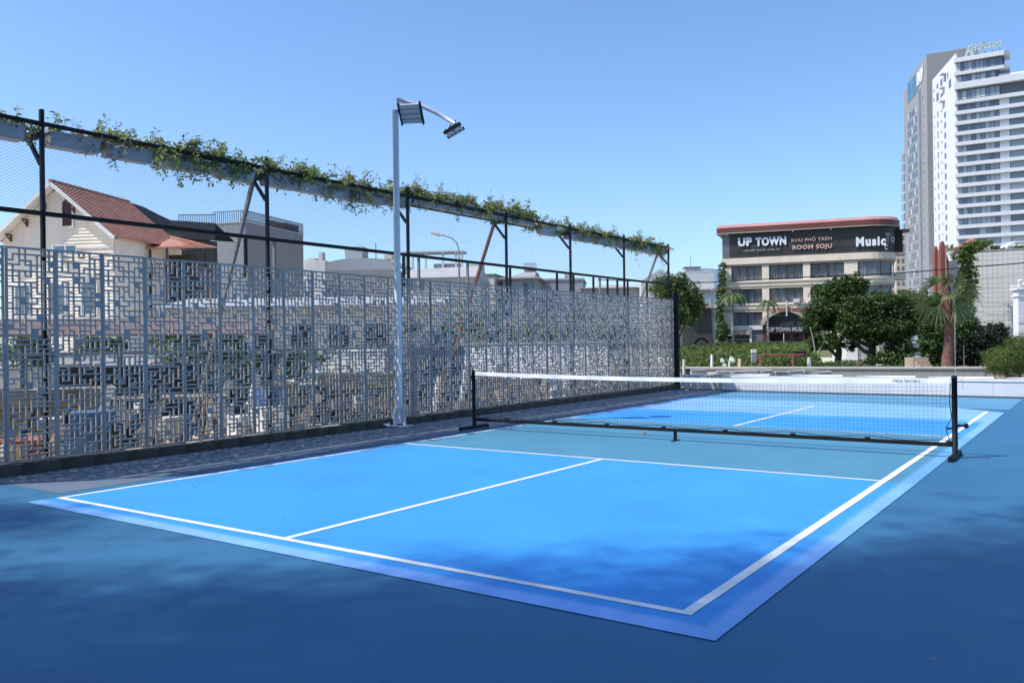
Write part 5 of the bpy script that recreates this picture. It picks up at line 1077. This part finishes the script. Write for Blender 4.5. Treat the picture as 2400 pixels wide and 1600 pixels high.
# utility pole and wires
b = gp(1669, 80); up = tag(empty('utility_pole', b, 90), 'weathered concrete utility pole left of the cafe', 'utility pole')
MB().tube([px(1673,812,80,b), px(1666,700,80,b)], [.17,.12], 8).build('pole', palebark, up); MB().box(px(1660,0,80,b)[0],px(1672,0,80,b)[0],-.1,.1,px(0,703,80,b)[2],px(0,697,80,b)[2]).build('crossarm', palebark, up)
def wire(label, pts, D0, D1, r_, m_=steel_black, gr='power lines in front of the far buildings'):
    n = len(pts); P = [at(u, v, D0+(D1-D0)*i/(n-1)) for i, (u, v) in enumerate(pts)]; mb = MB()
    # smooth through the points
    Q = []
    for i in range(n-1):
        for k in range(5):
            t = k/5; p_1, p0, p1, p2 = P[max(i-1,0)], P[i], P[i+1], P[min(i+2,n-1)]
            Q.append(.5*((2*p0)+(p1-p_1)*t+(2*p_1-5*p0+4*p1-p2)*t*t+(3*p0-p_1-3*p1+p2)*t**3))
    Q.append(P[-1]); mb.tube(Q, r_, 5); tag(mb.build('power_line', m_), label, 'power line', gr)
wire('thick black power line crossing in front of the cafe and the palm', [(1400,655),(1580,662),(1700,660),(1850,651),(2100,640),(2250,628),(2400,616),(2520,603)], 58, 44, .032)
wire('thin wire below the thick power line at the right', [(2060,664),(2140,663),(2250,657),(2400,643),(2520,632)], 50, 44, .012, greysteel)
wire('thin wire drooping left of the cafe at second floor level', [(1480,668),(1600,670),(1700,673),(1830,670),(2060,664)], 62, 50, .010, greysteel)
for k, pts in enumerate(([(2270,700),(2300,708),(2350,711),(2400,703)],[(2275,712),(2310,718),(2350,716),(2400,700)],[(2280,723),(2320,735),(2355,733),(2400,712)],[(2280,728),(2320,738),(2360,736),(2400,718)],[(2288,752),(2330,750),(2365,735),(2400,712)],[(2290,757),(2335,755),(2365,743),(2400,725)],[(2270,680),(2320,676),(2400,672)])):
    wire(['upper of the two slack wires on the grey wall','lower of the two slack wires on the grey wall','upper of the middle pair of sagging wires on the grey wall','lower of the middle pair of sagging wires on the grey wall','upper of the bottom pair of cables rising to the gate pier','lower of the bottom pair of cables rising to the gate pier','straight thin wire across the grey wall at lamp height'][k], pts, 62, 50, .014 if k < 6 else .01, greysteel, 'slack cables before the grey wall')
tag(MB().tube([at(2239,885,19.0),at(2238.5,820,19.0),at(2238,735,19.0)], .005, 6).build('thin_pole', wh), 'thin pale pole rising behind the right net post', 'pole')
# ------------------------------------------------------------------ sheds behind the trees
b = gp(1985, 50); sh_ = tag(empty('corrugated_shed', b, 95), 'white corrugated shed glimpsed below the round tree', 'shed')
z0_, z1_ = gz(2000,848,50), gz(2000,796,50)+.13; c_ = MB(); Lx = ext(2052,(1985,50),95)
for k in range(30): x = Lx*k/30; d_ = Lx/30; c_.poly([(x,0,0),(x+d_/2,-.05,0),(x+d_/2,-.05,z1_),(x,0,z1_)]); c_.poly([(x+d_/2,-.05,0),(x+d_,0,0),(x+d_,0,z1_),(x+d_/2,-.05,z1_)])
c_.build('cladding', mat('white_corrugated', (.60,.60,.58), .6, .08, 2, stain=.2), sh_); MB().box(0,Lx,.05,3,0,z1_-.02).build('body', wh, sh_); MB().box(-.1,Lx*.35,-.12,-.06,0,z1_+.1).build('door_panel', white, sh_); MB().bar((Lx*.4,-.2,z1_*.75),(Lx,-.3,z1_*.25),.06,.05).build('hose', steel_black, sh_)
e, Lx, H = block('blue-grey cabinet with white side between the shrubs', 'cabinet', 2154, 2172, 786, 46, 92, .8, mat('blue_panel', (.28,.34,.42), .5, .06, 2), 'metal_cabinet')
e, Lx, H = block('white panel standing right of the blue-grey cabinet', 'panel', 2172, 2182, 784, 46, 92, .3, white, 'white_hoarding')
e, Lx, H = block('low sunlit brick steps left of the palm trunk', 'steps', 2140, 2176, 838, 33.5, 92, .8, mat('pink_brick', (.42,.31,.24), .9, .2, 5), 'brick_steps')
for k in range(3): MB().box(.05,Lx-.05,-.25-.2*k,-.005-.2*k-.0,0,H-.14*(k+1)).build('step', mat('pink_brick', (.42,.31,.24)), e)
e, Lx, H = block('faded pink rubble block under the round tree', 'rubble', 2010, 2022, 848, 40, 92, .4, mat('pink_block', (.45,.22,.2), .9, .15, 3), 'rubble_block')
for i, (u, v, s) in enumerate(((2005,857,.22),(2030,855,.2),(2062,852,.25),(1992,860,.16))): p_ = at(u,v,39); tag(MB().hull([(p_.x-s,p_.y-s*.6,-.13),(p_.x+s,p_.y-s*.6,-.13),(p_.x+s*.8,p_.y+s,-.13),(p_.x-s,p_.y+s*.8,-.13)],[(p_.x-s*.6,p_.y-s*.3,p_.z),(p_.x+s*.5,p_.y-s*.4,p_.z-.05),(p_.x+s*.5,p_.y+s*.5,p_.z-.02),(p_.x-s*.5,p_.y+s*.4,p_.z)]).build('stone', concrete if i else steel_black), ['dark lump beside the corrugated shed','pale stone under the dark tree right of the shed','stone near the twisted trunk','small stone at the foot of the shed'][i], 'stone')
# ------------------------------------------------------------------ weeds field with things in it
def weeds(name, label, regs, n, ls, m_):
    P = []
    for (u0,u1,D0,D1,h) in regs:
        k = n//len(regs); D = D0+(D1-D0)*rng.random(k); u = u0+(u1-u0)*rng.random(k)
        for a, b2 in zip(D, u):
            p = CAM+(FX+RX*((b2-1200)/FPX))*float(a); hh = h*(.35+.65*abs(math.sin(p.x*.9)*math.cos(p.y*.7+1)))*random.random()**.55; P.append((p.x, p.y, -.1+hh))
    o = mkobj(name, leafmesh(name, np.array(P), ls, .35, .1), m_); tag(o, label, 'weeds', kind='stuff')
weedm = mat('weed_leaf', (.11,.165,.035), .65, .3, .4, island=.5, trans=.25)
weeds('weeds', 'rank green weeds covering the plot in front of the cafe', [(1585,1920,34,44,.8),(1585,1900,44,60,.9),(1590,1900,60,90,1.0),(1590,1900,90,116,1.15)], 100000, .17, weedm)
weeds('weeds', 'low weeds under the round trees beyond the tiled wall', [(1900,2150,36,44,.35)], 6000, .12, treem)
sheet('grass_plot', [tuple(at(u,800,D))[:2] for u,D in ((1560,31),(2420,31),(2300,120),(1560,120))], -.12, mat('weedy_soil', (.12,.13,.05), .95, .4, .4))['kind'] = 'structure'
b = gp(1767, 37); e = tag(empty('gate_post', b, 95), 'grey stone post with white cap standing among the weeds', 'post'); zq = gz(1767,819,37)+.13; MB().box(-.1,.1,0,.2,0,zq-.14).build('shaft', concrete, e); MB().box(-.1,.12,-.01,.21,zq-.139,zq).build('cap', white, e, bevel=.01)
b = gp(1781, 34); e = tag(empty('red_rail', b, 95), 'rusty red metal rail barrier in front of the rubble', 'barrier'); r_m = mat('red_rail_paint', (.32,.08,.06), .7, .2, 4)
Lx = ext(1884,(1781,34),95); z0_ = gz(1800,833,34)+.13
for x in (0,Lx*.75): MB().box(x-.03,x+.03,-.03,.03,0,z0_).build('post', r_m, e)
MB().box(-.04,Lx,-.025,.025,z0_,z0_+.06).build('rail', r_m, e); MB().box(Lx*.22,Lx*.22+.025,-.02,.01,0,z0_*.6).build('stake', r_m, e)
rub = MB()
for k in range(90):
    p_ = at(random.uniform(1785,1880), random.uniform(846,856), 35.5+random.uniform(0,1.5)); s = random.uniform(.04,.14); q = [p_+Vector((random.uniform(-s,s),random.uniform(-s,s),random.uniform(-s*.6,s*.6))) for _ in range(8)]; rub.hull(q[:4], q[4:])
tag(rub.build('rubble', mat('rubble_mix', (.42,.36,.31), .9, .3, 4, island=.5)), 'heap of broken stone and planks behind the red rail', 'rubble', kind='stuff')
b = gp(1878, 37); e = tag(empty('grey_bin', b, 95), 'dark topped grey bin at the right end of the red rail', 'bin'); zq = gz(1878,822,37)+.13; MB().box(-.22,.14,0,.3,0,zq-.25).build('body', concrete, e); MB().hull([(-.22,0,zq-.249),(.14,0,zq-.249),(.14,.3,zq-.249),(-.22,.3,zq-.249)],[(-.3,-.05,zq),(.22,-.05,zq-.04),(.22,.35,zq-.04),(-.3,.35,zq)]).build('lid', darkframe, e)
tg = ['leftmost white bag in the weeds','second white bag in the weeds','white bag lying closest to the wall in the weeds','third white bag, left of the leaning plank','small white cone shaped scrap right of the bin']
for i, (u,v) in enumerate(((1692,843),(1714,841),(1697,853),(1718,844),(1896,840))):
    p_ = at(u,v,34); s = .11; q = [p_+Vector((math.cos(a)*s*random.uniform(.6,1.2),math.sin(a)*s,-.08)) for a in (0,1.6,3.1,4.7)]; q2 = [p_+Vector((math.cos(a)*s*.5,math.sin(a)*s*.5,random.uniform(.02,.1))) for a in (0,1.6,3.1,4.7)]
    q = [Vector((t.x,t.y,-.13)) for t in q] if i == 4 else q
    tag(MB().hull(q,q2).build('plastic_bag', white), tg[i], 'plastic bag')
p_ = at(1731,858,33); e = tag(MB().bar((p_.x,p_.y,-.13), tuple(at(1733,840,33)), .12, .03).build('leaning_plank', mat('pink_plank', (.5,.33,.27), .8, .15, 4)), 'short pinkish plank leaning among the weeds', 'plank')
b = gp(1630, 60); e = tag(empty('black_arch', b, 95), 'black arched cover lying beside the utility pole', 'cover'); MB().tube([px(u,v,60,b) for u,v in ((1628,805),(1636,795),(1648,793),(1660,803))], .08, 6).build('arch', steel_black, e)
# ------------------------------------------------------------------ the yard behind the lattice fence
wt2 = mat('bright_tarp_white', (.80,.80,.78), .7, .05, 1.5)
b = at(1062,800,24); e = tag(empty('white_truck_body', (b.x,b.y,-.11), 96), 'long bright white box body standing behind the middle of the fence', 'box trailer')
Lx = ext(1425,(1062,24),96); zt5 = gz(1250,806,22)+.11; MB().box(0,Lx,0,2,.42,zt5).build('box_body', wt2, e); MB().box(.2,Lx-.2,.1,1.9,.2,.42).build('chassis', darkframe, e)
for k in range(5): MB().tube([(.6+k*.9,-.02,.22),(.6+k*.9,.18,.22)], .22, 12).build('wheel', steel_black, e)
MB().box(-.02,Lx+.02,-.02,2.02,zt5,zt5+.05).build('top_edge', mat('tan_edge', (.55,.5,.44), .8), e)
b = gp(1000, 19); nv = mat('navy_tarp', (.015,.03,.06), .6, .2, 1.5, bump=.8, bscale=5)
e = tag(empty('covered_heap', (b[0],b[1],-.11), 95), 'big heap under a dark navy tarpaulin right of the lamp pole', 'covered heap')
zt6 = gz(1000,775,19)+.11; hp = MB(); rings = []
for j in range(7):
    t = j/6; rz = zt6*math.sin(t*PI/2); rr = 1.0*math.cos(t*PI/2)**.45 if j < 6 else .12; rings.append([(1.05*rr*math.cos(a)*(1+.07*math.sin(3*a+j)), .9*rr*math.sin(a)*(1+.06*math.cos(4*a+j)), rz) for a in [i*2*PI/16 for i in range(16)]])
for j in range(6):
    for i in range(16): hp.poly([rings[j][i],rings[j][(i+1)%16],rings[j+1][(i+1)%16],rings[j+1][i]])
hp.poly(rings[6]); hp.build('tarpaulin', nv, e); 
def stack(name, label, cat, u, D, ang, w_, d_, h_, m_, n=5, z0=-.11, piece='plank'):
    b = at(u,800,D); e = tag(empty(name, (b.x,b.y,z0), ang), label, cat)
    for k in range(n):
        MB().box(-w_/2,w_/2,-d_/2,d_/2,k*h_/n,(k+1)*h_/n-.012).build(piece, m_, e).location = (random.uniform(-.06,.06),random.uniform(-.05,.05),0)
    return e
wood = mat('weathered_timber', (.24,.19,.14), .9, .3, 3); dark = mat('dark_scrap', (.04,.038,.036), .8, .4, 2); brickm = mat('brick_red', (.35,.12,.08), .9, .2, 3)
stack('timber_stack','stack of weathered boards behind the leftmost lattice panels','timber',60,13,70,2.2,.8,.85,wood,6)
stack('timber_stack','dark timber stack behind the second black post','timber',640,16,80,2.0,.8,.7,dark,5)
stack('brick_pile','low pile of red bricks behind the fence left','bricks',30,11,60,.7,.5,.3,brickm,4,piece='brick_course')
stack('pallet_stack','brown pallets stacked behind the fence left of the lamp pole','pallets',830,17,80,1.5,1.0,.9,wood,6,piece='pallet')
stack('brick_pile','orange brick pile seen through lattice by the left net post','bricks',1140,20,85,.55,.5,.7,mat('orange_brick', (.42,.17,.11), .9, .15, 3),7,piece='brick_course')
stack('crate_stack','white crates stacked behind the first wide lattice panels','crates',150,12,66,.55,.5,.5,bei,3,piece='crate')
stack('crate_stack','white crates behind the fence below the grey block','crates',560,15,75,.7,.6,.45,bei,2,piece='crate')
stack('timber_stack','dark stacked sheets behind the lattice below the gabled house','sheets',330,15,75,2.4,1.0,1.15,dark,4,piece='sheet')
stack('timber_stack','pile of light boards lying by the far lattice panels','timber',1450,27,88,2.5,.9,.6,bei,5)
stack('crate_stack','blue crates in the yard right of the crates at the left','crates',205,11.5,66,.55,.5,.62,mat('blue_crate', (.05,.12,.25), .6),3,piece='crate')
lt = tag(empty('table', at(400,800,12.5)*1, 75), 'white table with thin legs behind the lattice', 'table'); lt.location.z = -.11
MB().box(-.8,.8,-.4,.4,.70,.74).build('table_top', wood, lt); [MB().box(x-.03,x+.03,y-.03,y+.03,0,.699).build('leg', white, lt) for x in (-.7,.7) for y in (-.33,.33)]
rf2 = tag(empty('lean_to_roof', at(300,800,24)*1, 80), 'rusty low lean-to roof in front of the gabled house', 'shed'); rf2.location.z = -.11
MB().hull([(-5,-1,1.75),(4,-1,1.75),(4,1.5,2.25),(-5,1.5,2.25)],[(-5,-1,1.80),(4,-1,1.80),(4,1.5,2.3),(-5,1.5,2.3)]).build('roof', mat('rusty_sheet', (.15,.10,.085), .9, .3, 2), rf2)
for x in (-4.8,-2.4,0,2.0,3.8): MB().box(x-.06,x+.06,-.9,-.8,0,1.74).build('post', darkframe, rf2)
MB().box(-5,4,1.3,1.4,0,.9).build('back_wall', wh, rf2)
rf3 = tag(empty('lean_to_roof', at(800,800,34)*1, 90), 'long beige single storey shed behind the middle left lattice', 'shed'); rf3.location.z = -.11
MB().box(-7,4,0,3,0,2.9).build('wall', bei, rf3); MB().hull([(-7.3,-.5,2.9),(4.3,-.5,2.9),(4.3,3.2,2.9),(-7.3,3.2,2.9)],[(-7.3,-.5,3.0),(4.3,-.5,3.0),(4.3,3.2,3.5),(-7.3,3.2,3.5)]).build('roof', gy, rf3)
for k in range(7): MB().box(-6.5+k*1.5,-5.7+k*1.5,-.04,-.003,.8 if k%3 else 0,2.2).build('window' if k%3 else 'door', darkframe, rf3)
e, Lx, H = block('tan walled long house behind the far lattice panels', 'house', 1130, 1540, 752, 46, 94, 3, mat('tan_wall', (.58,.52,.44), .9, .15, .8, stain=.25), 'long_house', wins=tuple((.05+.1*k,.10+.1*k,.45,.8) for k in range(9)))
for i, (u, D, w_, h_, lb) in enumerate(((60,30,1.6,2.0,'banana-like green clump behind the leftmost lattice'),(230,34,1.8,1.9,'green bush before the gabled house wall'),(440,27,2.0,2.3,'green tree clump behind the lattice below the dark roof'),(530,30,1.2,1.9,'bush left of the grey block foot'),(620,26,3.0,1.3,'low bright shrubs at the foot of the grey block'),(860,38,3.0,2.8,'bush behind the beige shed end'),(1010,40,1.2,2.3,'thin tree behind the navy heap'),(1090,30,2.2,2.7,'bush above the white box body left end'),(1250,36,2.2,2.6,'bush above the white box body middle'),(1380,34,2.4,2.8,'bush above the white box body right end'))):
    b = gp(u, D); tree('yard_bush', lb, 'bush', b, [(0,0,h_*.55,w_/2,w_/2,h_*.45),(w_*.3,0,h_*.75,w_*.3,w_*.3,h_*.25)], 2600, .16, treem if i%2 else treem2, [[(0,0,0),(.05,0,h_*.4),(0,0,h_*.7)]], tr=.06)
# ------------------------------------------------------------------ tall trees behind the camera whose shade falls on the near court
def shade_tree(label, spots, H, n, ls, tx, sprd=1.):
    off = SUN*(H/-SUN.z)  # from crown point to ground
    bx, by = tx; e = tag(empty('unseen_tree', (bx,by,-.13), None), label, 'tree', 'tall trees behind the camera'); P = []
    tot = sum(w_*rx*ry for (x,y,rx,ry,w_) in spots)
    for (x,y,rx,ry,w_) in spots:
        k = int(n*w_*rx*ry/tot); a = rng.normal(size=(k,3))*np.array([rx*.5,ry*.5,.4]); hz = 13+(H+4-13)*rng.random((k,1)); sh_ = np.array([-SUN.x/SUN.z, -SUN.y/SUN.z]); P.append(a+np.concatenate([x-sh_[0]*hz-bx, y-sh_[1]*hz-by, hz], 1))
        
    mkobj('crown', leafmesh('crown', np.concatenate(P), ls, .6, 1.2), treem, e)
    tb_ = MB(); c0 = np.concatenate(P).mean(0)
    tb_.tube([(0,0,0),(c0[0]*.15,c0[1]*.15,H*.45),(c0[0]*.6,c0[1]*.6,H*.8),tuple(c0-np.array([0,0,.3]))], [.42,.32,.2,.06], 9)
    for (x,y,rx,ry,w_) in spots: tb_.tube([(c0[0]*.15,c0[1]*.15,H*.45),((x-off.x-bx)*.6,(y-off.y-by)*.6,H*.75),(x-off.x-bx,y-off.y-by,H-.4)], [.13,.07,.02], 6)
    tb_.build('trunk', bark, e, smooth=True)
shade_tree('tall leafy tree behind the camera, shading the near right of the court', [(3.6,-.4,1.5,1.1,1.2),(2.3,-.9,1.5,1.1,1.2),(4.3,1.3,1.0,1.3,1.1),(5.8,2.2,1.8,2.2,1.0),(3.2,.9,1.0,.9,.7),(4.9,-.8,1.4,1.6,1.2),(2.0,.1,.9,.7,.5),(6.5,-1,2.5,2.5,1),(5.2,3.6,.9,.7,.5),(8.5,1,2.5,2.5,.8)], 28, 34000, .125, (-7.5,-13))
shade_tree('tall leafy tree behind the camera, shading the bottom left of the court', [(1.2,-2.5,2.2,1.2,1.3),(-1.6,-2.9,2.2,1.3,1.3),(3.2,-2.6,1.8,1.2,1.3),(-2.7,-.66,1.1,.34,1.6),(1.1,-1.0,1.0,.45,.8),(-.2,-1.75,1.1,.4,.8),(-4.8,-2.8,1.6,1.2,1),(3.5,-4,2.5,1.5,1.2),(7,-5,2.5,2,1),(-1.5,-5,3,1.5,1)], 28, 42000, .125, (-10.5,-15))

for i, (x, y, h_, lb) in enumerate(((-5,-13,13,'bushy tree added behind the camera to block sky light, left of the row'),(1,-14,12,'bushy tree added behind the camera to block sky light, middle of the row'),(7.5,-13,13,'bushy tree added behind the camera to block sky light, right of the row'),(14,-9,12,'bushy tree added behind the camera to block sky light, at the court corner'))):  # unseen trees added to cut the sky fill on the near court
    tree('unseen_tree', lb, 'tree', (x,y,-.13), [(0,0,h_*.6,3.6,3.6,h_*.36),(1.5,.5,h_*.45,2.6,2.6,3),(-1.5,-.4,h_*.45,2.6,2.6,3)], 12000, .34, treem, [[(0,0,0),(.2,0,h_*.35),(0,0,h_*.7)]], group='tall trees behind the camera', tr=.3)

for i, (m_, lb) in enumerate(((dark, 'dark scrap strewn over the yard behind the lattice'), (white, 'white panels and sheets strewn over the yard'), (wood, 'broken boards scattered about the yard'), (mat('blue_scrap', (.05,.12,.28), .6), 'blue plastic bits lying in the yard'), (bei, 'pale rubble blocks in the yard'))):
    mb = MB()
    for k in range((110,46,90,14,80)[i]):
        y = random.uniform(-1,26); x = -6.3-abs(random.gauss(0,1))*(1.6+.12*y); z0 = -.11; L_ = random.uniform(.1,.9 if i in (0,2) else .45); t = random.uniform(0,PI); h_ = random.uniform(.05,.5)*(1.6 if random.random() < .25 else 1)
        if random.random() < .4:
            mb.bar((x,y,z0+.03), (x+L_*math.cos(t), y+L_*math.sin(t), z0+h_*1.8), .05, .12)
        else:
            c, s_ = math.cos(t), math.sin(t); w2 = random.uniform(.06,.3); P4 = [(x+c*a-s_*b_, y+s_*a+c*b_, z0) for a, b_ in ((-L_/2,-w2),(L_/2,-w2),(L_/2,w2),(-L_/2,w2))]; mb.hull(P4, [(p[0]+random.uniform(-.04,.04),p[1]+random.uniform(-.04,.04),z0+h_) for p in P4])
    tag(mb.build('yard_scrap', m_), lb, 'scrap', kind='stuff')

bw2 = tag(empty('yard_wall', at(420,800,31)*1, 97), 'long low whitewashed wall across the yard behind the left lattice', 'wall'); bw2.location.z = -.11
for k in range(9): MB().box(-7+k*1.8,-7+k*1.8+1.78,0,.15,0,1.15+random.uniform(-.03,.03)).build('wall_section', wh, bw2)
MB().box(-7.05,9.25,-.04,.19,1.19,1.25).build('coping', white, bw2)
